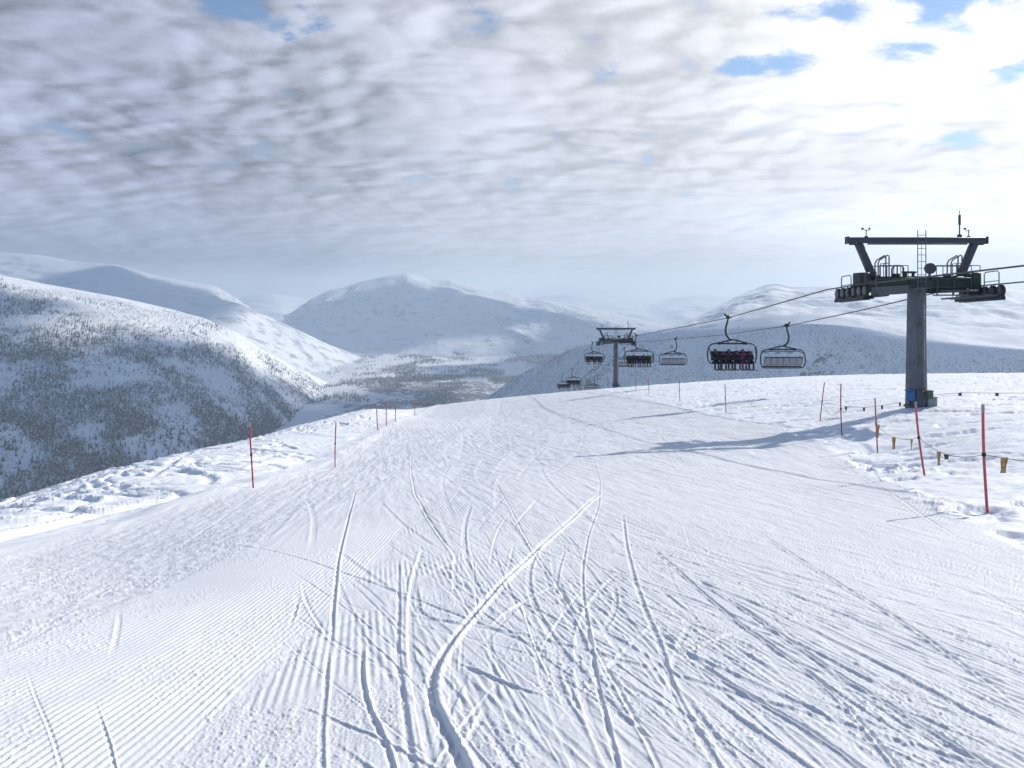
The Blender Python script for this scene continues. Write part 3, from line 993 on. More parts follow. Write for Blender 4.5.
    for u, v, dcr in [(520, 395, 2700), (556, 366, 2500), (585, 350, 2350), (612, 341, 2300), (640, 335.5, 2350), (660, 331, 2500), (686, 323, 2800), (713, 310, 3300), (739, 295, 3900), (757, 288, 4200), (772, 283.5, 4300), (780, 284.5, 4300), (789, 287.5, 4300), (810, 287, 4300), (832, 286.5, 4300), (850, 290, 4100), (870, 291, 3900),
                      (900, 296, 3600), (925, 293, 3700), (950, 291, 3900), (1000, 288, 4000), (1050, 290, 4000), (1150, 285, 4000), (1350, 280, 3800)]:
        yy, zz = edge_of(min(u, 1100))
        cols.append((u, v, dcr, yy + 25, zz - 12))
    o, g = make_hill('snow_plateau', cols, mat_peak, nu=480, ns=260, amp=42, scale=480, convex=-0.1, ridged=0.75, crest_rough=0.06, backslope=0.2)
    add_float(o, 'scrub', 0.12 * (fbm(g['x'] / 120, g['y'] / 120, 4) > 0.55))
    return res


# ------------------------------------------------------------------ woods
def tree_protos():
    """low meshes of spruces and bare birches, about one metre tall: (verts, triangles, material index)"""
    out_ = {'spruce': [], 'birch': []}
    r = random.Random(2)
    for k in range(5):
        vs, fs, mi = [], [], []
        lay = 5
        for i in range(lay):
            z0 = 0.06 + i * 0.17
            rad = 0.20 * (1 - i / (lay + 0.6)) * r.uniform(0.85, 1.15)
            top = z0 + 0.30
            base = len(vs)
            nseg = 6
            off = r.uniform(0, 1)
            for s in range(nseg):
                a = 2 * PI * (s + off) / nseg
                rr = rad * r.uniform(0.6, 1.2)
                vs.append((rr * math.cos(a), rr * math.sin(a), z0 + r.uniform(-0.03, 0.03)))
            vs.append((0, 0, min(top, 1.0)))
            for s in range(nseg):
                fs.append((base + s, base + (s + 1) % nseg, base + nseg))
                mi.append(1 if r.random() < 0.22 else 0)
        out_['spruce'].append((np.array(vs), np.array(fs), np.array(mi)))
    for k in range(6):
        vs, fs, mi = [], [], []
        for s in range(3):                              # stem
            a = 2 * PI * s / 3
            vs.append((0.018 * math.cos(a), 0.018 * math.sin(a), 0))
        vs.append((0, 0, 0.9))
        fs += [(0, 1, 3), (1, 2, 3), (2, 0, 3)]
        mi += [0] * 3
        for b in range(16):
            a = r.uniform(0, 2 * PI)
            h0 = r.uniform(0.2, 0.75)
            L = r.uniform(0.18, 0.36) * (1.15 - 0.5 * h0)
            tip = (L * math.cos(a), L * math.sin(a), h0 + r.uniform(0.1, 0.3))
            wv = r.uniform(0.03, 0.07)
            base = len(vs)
            vs += [(0, 0, h0), (tip[0] - wv * math.sin(a), tip[1] + wv * math.cos(a), tip[2]), (tip[0] + wv * math.sin(a), tip[1] - wv * math.cos(a), tip[2] - wv)]
            fs.append((base, base + 1, base + 2))
            mi.append(1 if r.random() < 0.12 else 0)
        out_['birch'].append((np.array(vs), np.array(fs), np.array(mi)))
    return out_


PROTO = tree_protos()
mat_spruce = simple_mat('spruce needles', (0.030, 0.042, 0.038), 0.8, var=0.3, scale=0.02, bmp=0)
mat_birch = simple_mat('bare birch twigs', (0.075, 0.066, 0.066), 0.85, var=0.3, scale=0.02, bmp=0)
mat_frost = simple_mat('hoar frosted twigs', (0.16, 0.165, 0.18), 0.85, bmp=0)
mat_load = simple_mat('snow on branches', (0.72, 0.74, 0.77), 0.8, bmp=0)


def plant(name, kind, pts, hts, parent=None, trunk=None):
    """many trees merged into one wood"""
    pr = PROTO[kind]
    V, T_, I = [], [], []
    base = 0
    which = RNG.integers(0, len(pr), len(pts))
    for k, (vs, fs, mi) in enumerate(pr):
        sel = np.where(which == k)[0]
        if not len(sel):
            continue
        a = RNG.uniform(0, 2 * PI, len(sel))
        h = hts[sel]
        wd = h * RNG.uniform(0.85, 1.2, len(sel))
        ca, sa = np.cos(a) * wd, np.sin(a) * wd
        x = pts[sel, 0][:, None] + ca[:, None] * vs[None, :, 0] - sa[:, None] * vs[None, :, 1]
        y = pts[sel, 1][:, None] + sa[:, None] * vs[None, :, 0] + ca[:, None] * vs[None, :, 1]
        z = pts[sel, 2][:, None] + h[:, None] * vs[None, :, 2]
        V.append(np.stack([x, y, z], -1).reshape(-1, 3))
        n = len(vs)
        T_.append((fs[None] + (base + np.arange(len(sel)) * n)[:, None, None]).reshape(-1, 3))
        I.append(np.tile(mi, len(sel)))
        base += n * len(sel)
    trunk = trunk or (mat_spruce if kind == 'spruce' else mat_birch)
    return np_mesh(name, np.concatenate(V), np.concatenate(T_), None, parent, False, [trunk, mat_load], np.concatenate(I))


def scatter(g, n, dens):
    """random points on a hill grid, thinned by a density; returns positions and their grid coordinates"""
    x, y, z = g['x'], g['y'], g['z']
    nr, nc = x.shape
    ar = np.abs((x[1:, :-1] - x[:-1, :-1]) * (y[:-1, 1:] - y[:-1, :-1]) - (x[:-1, 1:] - x[:-1, :-1]) * (y[1:, :-1] - y[:-1, :-1]))
    p = ar * dens[:-1, :-1]
    p = (p / p.sum()).ravel()
    idx = RNG.choice(p.size, n, p=p)
    i, j = idx // (nc - 1), idx % (nc - 1)
    a, b = RNG.random(n), RNG.random(n)

    def s(q):
        return (q[i, j] * (1 - a) + q[i + 1, j] * a) * (1 - b) + (q[i, j + 1] * (1 - a) + q[i + 1, j + 1] * a) * b
    return np.stack([s(x), s(y), s(z)], -1), i, j


def build_woods(res):
    g = res['left']
    S, x, y, U = g['S'], g['x'], g['y'], g['U']
    line = S + 0.10 * fbm(x / 240 + 3, y / 240, 4)
    clear = sstep(fbm(x / 190 + 11, y / 260 + 4, 5), -0.42, 0.15)
    inside = (S < 1.0) * (U > -180) * (U < 372)
    d_b = (1 - sstep(line, 0.74, 1.06)) * (0.12 + 0.88 * clear) * inside
    d_s = (1 - sstep(line + 0.25 * fbm(x / 150, y / 150, 3), 0.30, 0.85)) * (0.12 + 0.88 * clear) * inside
    p, i, j = scatter(g, 36000, d_b)
    o = plant('birch_wood', 'birch', p, RNG.uniform(4.5, 9.0, len(p)) * (1.05 - 0.5 * np.clip(S[i, j], 0, 1)))
    tag(o, 'bare brown birch wood covering the long hillside across the valley on the left', 'wood', kind='stuff')
    p, i, j = scatter(g, 13000, d_s)
    o = plant('spruce_wood', 'spruce', p, RNG.uniform(6, 13, len(p)))
    tag(o, 'dark spruce wood along the foot of the left hillside', 'wood', kind='stuff')
    p, i, j = scatter(g, 4000, (1 - sstep(S + 0.08 * fbm(x / 150, y / 150, 3), 0.10, 0.30)) * inside * (0.15 + .85 * clear))
    o = plant('spruce_wood', 'spruce', p, RNG.uniform(11, 22, len(p)))
    tag(o, 'tallest dark spruces standing at the very bottom of the left hillside', 'wood', kind='stuff')
    g = res['right']
    q, x, y = g['q'], g['x'], g['y']
    cl = sstep(fbm(x / 170 + 1, y / 170, 5), -0.5, 0.3)
    dd = (1 - sstep(q, -60, 0)) * (0.35 + 0.65 * cl) * (q > -420) * (g['TT'] < 1900) * (g['TT'] > -300)
    p, i, j = scatter(g, 55000, dd)
    o = plant('birch_wood', 'birch', p, RNG.uniform(1.8, 4.2, len(p)), None, mat_frost)
    tag(o, 'thin birch wood on the shaded blue slope behind the chairs', 'wood', kind='stuff')
    # valley floor groves
    n = 90000
    yy = np.exp(RNG.uniform(math.log(3000), math.log(7200), n))
    uu = RNG.uniform(230, 640, n)
    xx = (uu - U0) / F * yy
    dens = sstep(fbm(xx / 420 + 6, yy / 900 + 2, 5), 0.06, 0.5) * sstep(uu + 60 * fbm(xx / 600, yy / 600, 2), 330, 440) + 0.30 * sstep(fbm(xx / 200 + 1, yy / 300, 4), 0.25, 0.6)
    k = RNG.random(n) < dens * (1 - sstep(yy, 5600, 7000))
    p = np.stack([xx, yy, floor_h(xx, yy)], -1)[k]
    o = plant('valley_wood', 'spruce', p, RNG.uniform(8, 15, len(p)))
    tag(o, 'dark wooded patches on the snowy valley floor below the mountain', 'wood', kind='stuff')
    print('valley trees', k.sum())


def build_haze():
    mb = bmesh.new()
    lo, hi = Vector((-17500, -3000, -480)), Vector((17500, 18500, 470))
    bmesh.ops.create_cube(mb, size=1.0)
    for v in mb.verts:
        v.co = Vector(((lo.x + hi.x) / 2 + v.co.x * (hi.x - lo.x), (lo.y + hi.y) / 2 + v.co.y * (hi.y - lo.y), (lo.z + hi.z) / 2 + v.co.z * (hi.z - lo.z)))
    me = bpy.data.meshes.new('haze')
    mb.to_mesh(me)
    mb.free()
    m = bpy.data.materials.new('pale winter haze')
    m.use_nodes = True
    t = NT(m.node_tree)
    o = t.node('ShaderNodeOutputMaterial')
    pv = t.node('ShaderNodeVolumePrincipled')
    pv.inputs['Color'].default_value = (0.83, 0.93, 1.0, 1)
    pv.inputs['Density'].default_value = 0.0001
    pv.inputs['Anisotropy'].default_value = 0.25
    t.link(pv.outputs[0], o.inputs['Volume'])
    me.materials.append(m)
    ob = bpy.data.objects.new('haze', me)
    COL.objects.link(ob)
    tag(ob, kind='stuff')


def build_shade_clouds():
    """an added, unseen cloud deck, shaped to keep the sun off chosen slopes; all of it is higher than the picture's upper edge"""
    zc = 6200.0
    n = 260
    gx, gy = np.meshgrid(np.linspace(-5200, 5200, n), np.linspace(-1800, 8300, n), indexing='ij')
    k = (zc + 100.0) / SUN_DIR.z
    X, Y = gx + SUN_DIR.x * k, gy + SUN_DIR.y * k

    def spot(x, y, rx, ry):
        return np.exp(-((gx - x) / rx) ** 2 - ((gy - y) / ry) ** 2)
    b = -0.06 + 0.55 * fbm(gx / 1500 + 4, gy / 1900 + 1, 5)  # density of the added deck, shaped by where its shade should fall
    b = b + 0.42 * sstep(gy, 2900, 4300)
    b = b - 6.0 * spot(0, 0, 420, 420)                  # the piste lies in a gap
    b = b + 0.5 * spot(-1400, 1950, 900, 480) + 0.22 * spot(-1100, 2550, 700, 350) - 0.6 * spot(-850, 2150, 260, 200) - 0.5 * spot(-1250, 2350, 220, 160) - 0.4 * spot(-1900, 2700, 350, 160)
    b = b - 1.1 * spot(-1300, 5000, 600, 700) - 1.1 * spot(-100, 5700, 700, 450) - 1.0 * spot(-550, 4500, 600, 800) - 0.9 * spot(350, 7400, 400, 500)
    b = b + 1.2 * spot(-1000, 7500, 1500, 900) + 0.8 * spot(150, 1800, 330, 600) - 1.5 * spot(1800, 2900, 1300, 1300) - 0.8 * spot(600, 1900, 250, 350)
    b = b + 0.8 * spot(1350, 4350, 350, 300)
    for sx_, sy_ in ((640, 1130), (470, 1400), (330, 1650), (180, 1900), (60, 2150), (-60, 2400)):
        b = b + 0.7 * spot(sx_, sy_, 190, 190)
    edge = np.minimum(np.minimum(gx + 5200, 5200 - gx), np.minimum(gy + 1800, 8300 - gy)) / 300.0
    b = np.minimum(b, edge - 0.2)
    th = np.clip(b, 0, None) ** 0.6 * 260 * (1 + 0.35 * fbm(gx / 260, gy / 260, 3))
    th = np.where(b > 0, np.maximum(th, 1.0), 0.0)
    top = np.stack([X, Y, zc + th], -1).reshape(-1, 3)
    bot = np.stack([X, Y, zc - 0.45 * th - 2.0], -1).reshape(-1, 3)
    q = grid_quads(n, n)
    keep = (th.reshape(-1)[q] > 0).all(1)
    q = q[keep]
    N = n * n
    faces = [q, q[:, ::-1] + N]
    e = np.concatenate([q[:, [0, 1]], q[:, [1, 2]], q[:, [2, 3]], q[:, [3, 0]]])
    key = np.sort(e, 1)
    _, inv, cnt = np.unique(key[:, 0].astype(np.int64) * N + key[:, 1], return_inverse=True, return_counts=True)
    rim = e[cnt[inv] == 1]
    faces.append(np.stack([rim[:, 1], rim[:, 0], rim[:, 0] + N, rim[:, 1] + N], 1))
    f = np.concatenate(faces)
    used, inv2 = np.unique(f, return_inverse=True)
    m = bpy.data.materials.new('cloud')
    m.use_nodes = True
    t = NT(m.node_tree)
    o = t.node('ShaderNodeOutputMaterial')
    df = t.node('ShaderNodeBsdfDiffuse')
    tr = t.node('ShaderNodeBsdfTranslucent')
    df.inputs[0].default_value = (0.85, 0.87, 0.9, 1)
    tr.inputs[0].default_value = (0.80, 0.84, 0.9, 1)
    mx_ = t.node('ShaderNodeMixShader')
    mx_.inputs[0].default_value = 0.6
    t.link(df.outputs[0], mx_.inputs[1])
    t.link(tr.outputs[0], mx_.inputs[2])
    t.link(mx_.outputs[0], o.inputs[0])
    ob = np_mesh('shade_clouds', np.concatenate([top, bot])[used], inv2.reshape(f.shape), m)
    tag(ob, kind='structure')


build_slope()
woods = build_far()
build_woods(woods)
build_shade_clouds()
build_haze()

# ------------------------------------------------------------------ chairlift
LINE = [Vector((18.70, 37.0)), Vector((17.15, 132.0))]      # the two towers, seen from above
GAUGE = 3.0


def line_x(y):
    (x0, y0), (x1, y1) = LINE
    x = x0 + (x1 - x0) * (y - y0) / (y1 - y0)
    if y > 132:
        x -= 0.006 * (y - 132)
    return x


ROPE_UP = [(-30, 3.75), (10, 1.85), (24.4, 1.08), (34.3, 0.76), (37.0, 0.66), (39.7, 0.52), (57, -1.28), (80, -3.1), (95, -4.25), (108, -5.25), (120, -6.12), (129.3, -6.72), (132, -6.82), (134.7, -6.98), (139, -7.45), (150, -9.6), (165, -13.0), (175, -15.2), (200, -18.7), (232, -24.0), (300, -40)]
ROPE_DOWN = [(-30, 3.75), (10, 1.85), (24.4, 1.08), (34.3, 0.76), (37.0, 0.66), (39.7, 0.50), (50, -0.72), (62, -2.02), (80, -3.5), (101, -4.95), (118, -6.1), (129.3, -6.72), (132, -6.82), (134.7, -7.02), (142, -8.6), (165, -13.6), (185, -17.8), (232, -25.0), (300, -42)]


def rope_z(tab, y):
    ys = [p[0] for p in tab]
    zs = [p[1] for p in tab]
    return float(np.interp(y, ys, zs))


def rope_pt(side, y):
    tab = ROPE_UP if side < 0 else ROPE_DOWN
    return Vector((line_x(y) + side * GAUGE, y, rope_z(tab, y)))


def make_rope(side, label):
    ys = [p[0] for p in (ROPE_UP if side < 0 else ROPE_DOWN)]
    o = MB().tube([rope_pt(side, y) for y in ys], 0.032, 8).build('haul_rope', M['rope'])
    tag(o, label, 'rope', 'moving ropes of the chairlift')


def make_tower(x, y, zb, H, label):
    """H: height of the top beam's underside above the snow; everything else hangs from it"""
    root = empty('lift_tower', (x, y, zb))
    tag(root, label, 'lift tower', 'steel towers of the chairlift')
    zt = H
    za = H - 1.55                                       # top of crossarm
    col = MB()
    r0, r1 = 0.47, 0.375
    prof = [(r0, -1.2), (r0, 0.0), (r0 - (r0 - r1) * 0.5, (za - .5) / 2), (r1, za - 0.42)]
    col.lathe(prof, seg=8, smooth=False)
    col.lathe([(r0 + .07, za * 0.0 + 0.02), (r0 + .07, 0.10)], seg=16, smooth=False)
    col.lathe([(r1 + .10, za - 0.62), (r1 + .10, za - 0.50)], seg=16, smooth=False)
    for zz in (za * 0.33, za * 0.66):
        rr = r0 - (r0 - r1) * zz / za
        col.lathe([(rr + .012, zz - .05), (rr + .012, zz + .05)], seg=12, smooth=False)
    column = col.build('column', M['column'], root)
    # crossarm: box girder, deeper at the column, with ends carrying the sheave trains
    ca = MB()
    ca.box((0, 0, za - 0.25), (4.9, 0.72, 0.50))
    for s in (-1, 1):
        ca.beam((s * 0.45, 0, za - 0.56), (s * 2.3, 0, za - 0.50), 0.44, 0.16, (0, 1, 0))
        ca.box((s * 2.55, 0, za - 0.18), (0.42, 0.9, 0.72))
        ca.box((s * 2.72, 0, za - 0.55), (0.46, 0.36, 0.4))
        for k in range(4):
            ca.box((s * (0.75 + k * 0.48), -0.325, za - 0.25), (0.03, 0.035, 0.44))
        ca.box((s * 1.3, -0.50, za - 0.10), (1.8, 0.34, 0.09))
    ca.box((0, 0, za - 0.27), (1.1, 0.86, 0.56))
    for xx in (-2.2, -1.1, 1.2, 2.2):
        ca.box((xx, -0.36, za + 0.06), (0.28, 0.16, 0.14))
    cross = ca.build('crossarm', M['green'], root)
    dk = MB()  # unseen grating added behind the arm to broaden the tower's shadow
    for k in range(19):
        dk.box((0, 0.42 + k * 0.05, za - 0.05), (4.3, 0.035, 0.04))
    for xx in (-2.1, -1.05, 0, 1.05, 2.1):
        dk.box((xx, 0.86, za - 0.09), (0.06, 1.0, 0.06))
    dk.build('shadow_deck', M['galv'], root)
    # lifting frame over the arm
    tb = MB()
    tb.box((0, 0, zt + 0.13), (6.42, 0.36, 0.26))
    for s in (-1, 1):
        tb.box((s * 3.20, 0, zt + 0.13), (0.05, 0.42, 0.34))
        tb.box((s * 2.95, 0, zt - 0.04), (0.30, 0.10, 0.10))
    tb.box((0, -0.10, zt - 0.05), (4.6, 0.05, 0.06))
    tb.build('top_beam', M['beam'], root)
    for s in (-1, 1):
        mb = MB()
        mb.beam((s * 2.02, 0, za - 0.02), (s * 2.68, 0, zt), 0.30, 0.30, (0, 1, 0))
        mb.box((s * 2.02, 0, za + 0.03), (0.46, 0.46, 0.06))
        mb.build('frame_leg', M['beam'], root)
    # sheave trains, one on each side
    zs = za - 0.73
    rs_ = 0.27
    slope = (rope_z(ROPE_UP, y - 2.5) - rope_z(ROPE_UP, y + 2.5)) / 5.0
    for s in (-1, 1):
        tr = MB()
        xx = s * GAUGE
        def at(yy, dz=0.0, dx=0.0):
            return (xx + dx, yy, zs - yy * slope + dz)
        for dx in (-0.12, 0.12):
            tr.beam(at(-1.6, -.34, dx), at(1.6, -.34, dx), 0.05, 0.14)
            for c in (-1.2, 0, 1.2):
                tr.beam(at(c - .40, -.24, dx * .9), at(c + .40, -.24, dx * .9), 0.035, 0.08)
        tr.beam(at(-1.8, -.30, -s * 0.2), at(1.8, -.30, -s * 0.2), 0.08, 0.14)
        tr.lathe([(.09, -.4), (.09, .4)], (xx - s * .22, 0, zs - .02), 'X', 12)
        train = tr.build('sheave_train', M['green'], root)
        for k in range(6):
            yy = -1.5 + k * 0.60
            w_ = MB()
            w_.lathe([(rs_ - .03, -.07), (rs_, -.05), (rs_ - .045, 0), (rs_, .05), (rs_ - .03, .07)], at(yy, 0), 'X', 20)
            wheel = w_.build('sheave', M['rubber'], train)
            MB().lathe([(.04, -.095), (.17, -.085), (.19, -.075), (.19, .075), (.17, .085), (.04, .095)], at(yy, 0), 'X', 16).build('wheel_disc', M['sheave'], train)
        # maintenance catwalk beside the wheels
        wk = MB()
        wx = -s * 0.62
        wk.beam(at(-1.85, -.22, wx - .22), at(1.85, -.22, wx - .22), 0.06, 0.08)
        wk.beam(at(-1.85, -.22, wx + .22), at(1.85, -.22, wx + .22), 0.06, 0.08)
        for k in range(16):
            wk.beam(at(-1.82 + k * .243, -.20, wx - .24), at(-1.82 + k * .243, -.20, wx + .24), 0.05, 0.03)
        for q in (-1.1, 1.1):
            wk.beam(at(q, -.22, wx), (xx - s * .2, q, zs - q * slope + .1), 0.05, 0.05)
        wk.build('catwalk', M['galv'], root)
        o_ = -s * 0.30
        for q in (-1, 1):
            rl = MB()
            p = [at(q * 0.75, .1, o_), at(q * 0.75, .78, o_), at(q * 0.85, .86, o_), at(q * 1.75, .86, o_), at(q * 1.85, .78, o_), at(q * 1.85, -.1, o_)]
            rl.tube(p, 0.024, 8)
            rl.tube([at(q * .75, .42, o_), at(q * 1.85, .42, o_)], 0.018, 6)
            rl.build('catwalk_railing', M['galv'], root)
    # crossarm guard rails and hoops
    for yy in (-0.34, 0.34):
        for xa, xb, n in ((-1.85, -0.55, 3), (0.75, 2.75, 4)):
            gr = MB()
            gr.tube([(xa, yy, za + .5), (xb, yy, za + .5)], 0.02, 6)
            for k in range(n):
                xx = xa + (xb - xa) * k / (n - 1)
                gr.tube([(xx, yy, za - .02), (xx, yy, za + .5)], 0.02, 6)
            gr.build('guard_rail', M['galv'], root)
    for xx in (-1.62, 1.72):
        hp = MB()
        for yy in (-0.34, -0.02):
            hp.tube([(xx - .30, yy, za - .02), (xx - .30, yy, za + .62), (xx - .22, yy, za + .76), (xx + .14, yy, za + .98), (xx + .2, yy, za + .95), (xx + .2, yy, za - .02)], 0.03, 8)
            hp.tube([(xx - .05, yy, za), (xx - .05, yy, za + .6), (xx + .2, yy, za + .6)], 0.022, 6)
        hp.build('step_hoop', M['galv'], root)
    hp = MB()
    hp.tube([(-1.22, -.2, za), (-1.22, -.2, za + .36), (-1.1, -.2, za + .5), (-.78, -.2, za + .5), (-.7, -.2, za + .42), (-.7, -.2, za)], 0.04, 8)
    hp.tube([(-.98, -.2, za), (-.98, -.2, za + .48)], 0.03, 8)
    hp.build('cable_hoop', M['green'], root)
    st = MB()
    st.box((-.38, -.1, za + .20), (.56, .3, .09)).box((-.55, -.1, za + .08), (.06, .2, .2)).box((-.2, -.1, za + .08), (.06, .2, .2))
    st.build('service_shelf', M['green'], root)
    sp = MB()
    sp.lathe([(.10, -.07), (.25, -.06), (.25, .06), (.10, .07)], (.42, -.42, za + .36), 'Y', 24)
    sp.box((.42, -.36, za + .06), (.08, .08, .2))
    sp.build('floodlight', M['beam'], root)
    # service platforms slung under the arm
    pf = MB().box((1.55, -.62, za - .66), (1.65, .5, .06)).box((1.2, -.62, za - .86), (1.3, .5, .06))
    for xx in (.75, 1.5, 2.3):
        pf.beam((xx, -.4, za - .1), (xx, -.4, za - .84 if xx < 2 else za - .66), 0.05, 0.05)
    pf.build('service_platform', M['galv'], root)
    MB().beam((-.55, -.45, za - .58), (-2.3, -.45, za - .70), .4, .06, (0, 1, 0)).build('cover_plate', M['galv'], root)
    # ladder from the snow past the beam
    ld = MB()
    ly = -0.66
    for xx in (-.27, .10):
        ld.tube([(xx, ly, 0.25), (xx, ly, zt + .55)], 0.022, 6)
    k = 0.4
    while k < zt + .5:
        ld.tube([(-.27, ly, k), (.10, ly, k)], 0.014, 6)
        k += 0.30
    k = 0.8
    while k < za - .6:
        ld.beam((-.08, ly, k), (-.08, -.36, k), 0.30, 0.03)
        k += 1.5
    ld.tube([(-.08, ly + .04, .3), (-.08, ly + .04, zt)], 0.012, 6)
    ld.build('ladder', M['galv'], root)
    # instruments on the beam
    an = MB()
    an.tube([(2.0, 0, zt + .26), (2.0, 0, zt + 1.0)], 0.03, 8).tube([(2.0, 0, zt + .85), (2.0, 0, zt + 1.3)], 0.055, 8).tube([(2.0, 0, zt + 1.3), (2.0, 0, zt + 1.5)], 0.016, 6)
    an.box((2.0, 0, zt + .33), (.16, .16, .14))
    an.build('antenna', M['beam'], root)
    for xx, sw in ((2.42, 0), (-2.32, 1)):
        an = MB()
        an.tube([(xx, 0, zt + .26), (xx, 0, zt + .62)], 0.02, 8)
        an.tube([(xx - .16, 0, zt + (.66 if sw else .58)), (xx + .02, 0, zt + .56), (xx + (.14 if sw else .02), 0, zt + .62)], 0.016, 6)
        an.lathe([(.01, -.05), (.06, -.02), (.06, .03), (.01, .06)], (xx - .17, 0, zt + .66), seg=10)
        if sw:
            an.lathe([(.01, -.05), (.045, -.02), (.045, .03), (.01, .06)], (xx + .15, 0, zt + .66), seg=10)
        an.box((xx, 0, zt + .29), (.12, .12, .08))
        an.build('wind_sensor', M['beam'], root)
    # boxes at the foot
    bx = MB()
    bx.box((-.52, -.48, .58), (.36, .2, .44)).box((-.52, -.46, .83), (.42, .26, .04))
    bb = bx.build('control_box', M['bluebox'], root)
    MB().box((-.52, -.59, .58), (.28, .012, .34)).box((-.38, -.60, .58), (.02, .02, .09)).build('box_door', M['bluebox'], bb)
    MB().tube([(-.52, -.48, .37), (-.52, -.48, .2), (-.44, -.46, .1)], .03, 8).build('cable', M['rubber'], bb)
    MB().box((.34, -.44, .62), (.30, .3, .36)).box((.34, -.44, .81), (.34, .34, .03)).build('junction_box', M['greenbox'], root)
    cb = MB()
    cb.box((.52, -.2, .18), (.46, .5, .62)).box((.52, -.2, .50), (.52, .56, .03)).box((.52, -.455, .18), (.40, .01, .5))
    cb.build('cabinet', M['cabinet'], root)
    return root


zb1 = ground(18.70, 37.0)
make_tower(LINE[0].x, LINE[0].y, zb1, 0.66 - zb1 + 0.47 + 1.50, 'tall grey chairlift tower nearest the camera, with ladder and blue box at its foot')
zb2 = ground(LINE[1].x, LINE[1].y)
make_tower(LINE[1].x, LINE[1].y, zb2, -6.82 - zb2 + 0.47 + 1.50, 'small far chairlift tower at the crest between the hanging chairs')
make_rope(-1, 'steel rope on the left of the towers, carrying the occupied chairs')
make_rope(1, 'steel rope on the right of the towers, carrying the empty chairs')


# ------------------------------------------------------------------ chairs; local: rope at z = 0, the seat faces -Y
def make_chair(bar_down=True):
    root = empty('lift_chair')
    g = MB()
    g.box((0, 0, .02), (.14, .62, .14)).box((.0, -.12, .14), (.10, .24, .14)).lathe([(.09, -.05), (.09, .05)], (.0, -.3, .06), 'X', 12).lathe([(.09, -.05), (.09, .05)], (.0, .3, .06), 'X', 12)
    g.beam((-.02, .1, .1), (-.24, .1, .33), .1, .1).beam((-.1, -.05, .1), (.28, -.05, .02), .07, .07)
    g.build('grip', M['chair_frame'], root)
    a = MB()
    a.tube([(.02, 0, -.04), (-.04, 0, -.3), (-.13, 0, -.62), (-.16, 0, -.9), (-.10, 0, -1.2), (.06, 0, -1.42), (.30, 0, -1.56)], [.06, .065, .07, .075, .075, .08, .07], 10)
    a.build('hanger_arm', M['chair_frame'], root)
    f = MB()
    cx = .32
    f.tube([(cx - .95, 0, -1.76), (cx - .35, 0, -1.60), (cx, 0, -1.52), (cx + .45, 0, -1.60), (cx + .95, 0, -1.76)], .055, 8)
    f.tube([(cx - .9, 0, -1.80), (cx + .9, 0, -1.80)], .06, 8)
    for s in (-1, 1):
        f.box((cx + s * .92, 0, -1.78), (.22, .2, .2))
        f.beam((cx + s * .4, 0, -1.60), (cx + s * .2, 0, -1.80), .05, .05)
    f.build('yoke', M['chair_frame'], root)
    lp = MB()
    hw = 1.74
    for s in (-1, 1):
        lp.tube([(cx + s * .85, 0, -1.80), (cx + s * 1.25, 0, -1.80), (cx + s * 1.52, 0, -1.88), (cx + s * 1.68, .02, -2.10), (cx + s * hw, .05, -2.45), (cx + s * 1.73, .08, -2.8), (cx + s * 1.66, .08, -3.08), (cx + s * 1.52, .04, -3.2), (cx + s * 1.40, -.05, -3.22)], .05, 10)
    lp.tube([(cx - 1.45, .0, -3.23), (cx + 1.45, .0, -3.23)], .04, 8)
    lp.build('side_loop', M['chair_frame'], root)
    b = MB()
    b.box((cx, .16, -2.68), (2.96, .07, .58), Matrix.Rotation(math.radians(-12), 3, 'X'))
    back = b.build('backrest', M['chair_pad'] if bar_down else M['chair_back'], root)
    b = MB()
    b.tube([(cx - 1.5, .22, -2.40), (cx + 1.5, .24, -2.40)], .05, 8)
    b.tube([(cx - 1.5, .06, -2.98), (cx + 1.5, .06, -2.98)], .04, 8)
    for k in range(7):
        xx = cx - 1.46 + k * 2.92 / 6
        b.tube([(xx, .255, -2.46), (xx, .10, -3.0)], .025, 6)
    b.build('back_frame', M['chair_frame'], back)
    for k in range(6):
        xx = cx + (k - 2.5) * .49
        c = MB()
        c.box((xx, -.22, -3.14), (.44, .52, .10), Matrix.Rotation(math.radians(6), 3, 'X'))
        c.build('seat', M['chair_pad'], root)
    # safety bar with foot rests
    s_ = MB()
    if bar_down:
        yb, zb = -.62, -2.84
        s_.tube([(cx - 1.62, .05, -2.1), (cx - 1.58, -.3, -2.55), (cx - 1.5, yb, zb), (cx + 1.5, yb, zb), (cx + 1.58, -.3, -2.55), (cx + 1.62, .05, -2.1)], .034, 8)
        for k in range(3):
            xx = cx + (k - 1) * .98
            s_.tube([(xx, yb, zb), (xx, yb - .02, -3.45), (xx, yb + .06, -3.62)], .028, 6)
            s_.tube([(xx - .3, yb + .06, -3.62), (xx + .3, yb + .06, -3.62)], .028, 6)
    else:
        yb, zb = -.55, -1.98
        s_.tube([(cx - 1.62, .05, -2.1), (cx - 1.5, yb, zb), (cx + 1.5, yb, zb), (cx + 1.62, .05, -2.1)], .03, 8)
        for k in range(3):
            xx = cx + (k - 1) * .98
            s_.tube([(xx, yb, zb), (xx, yb - .45, zb - .02), (xx, yb - .55, zb - .16)], .026, 6)
            s_.tube([(xx - .26, yb - .55, zb - .16), (xx + .26, yb - .55, zb - .16)], .026, 6)
    s_.build('safety_bar', M['chair_frame'], root)
    return root


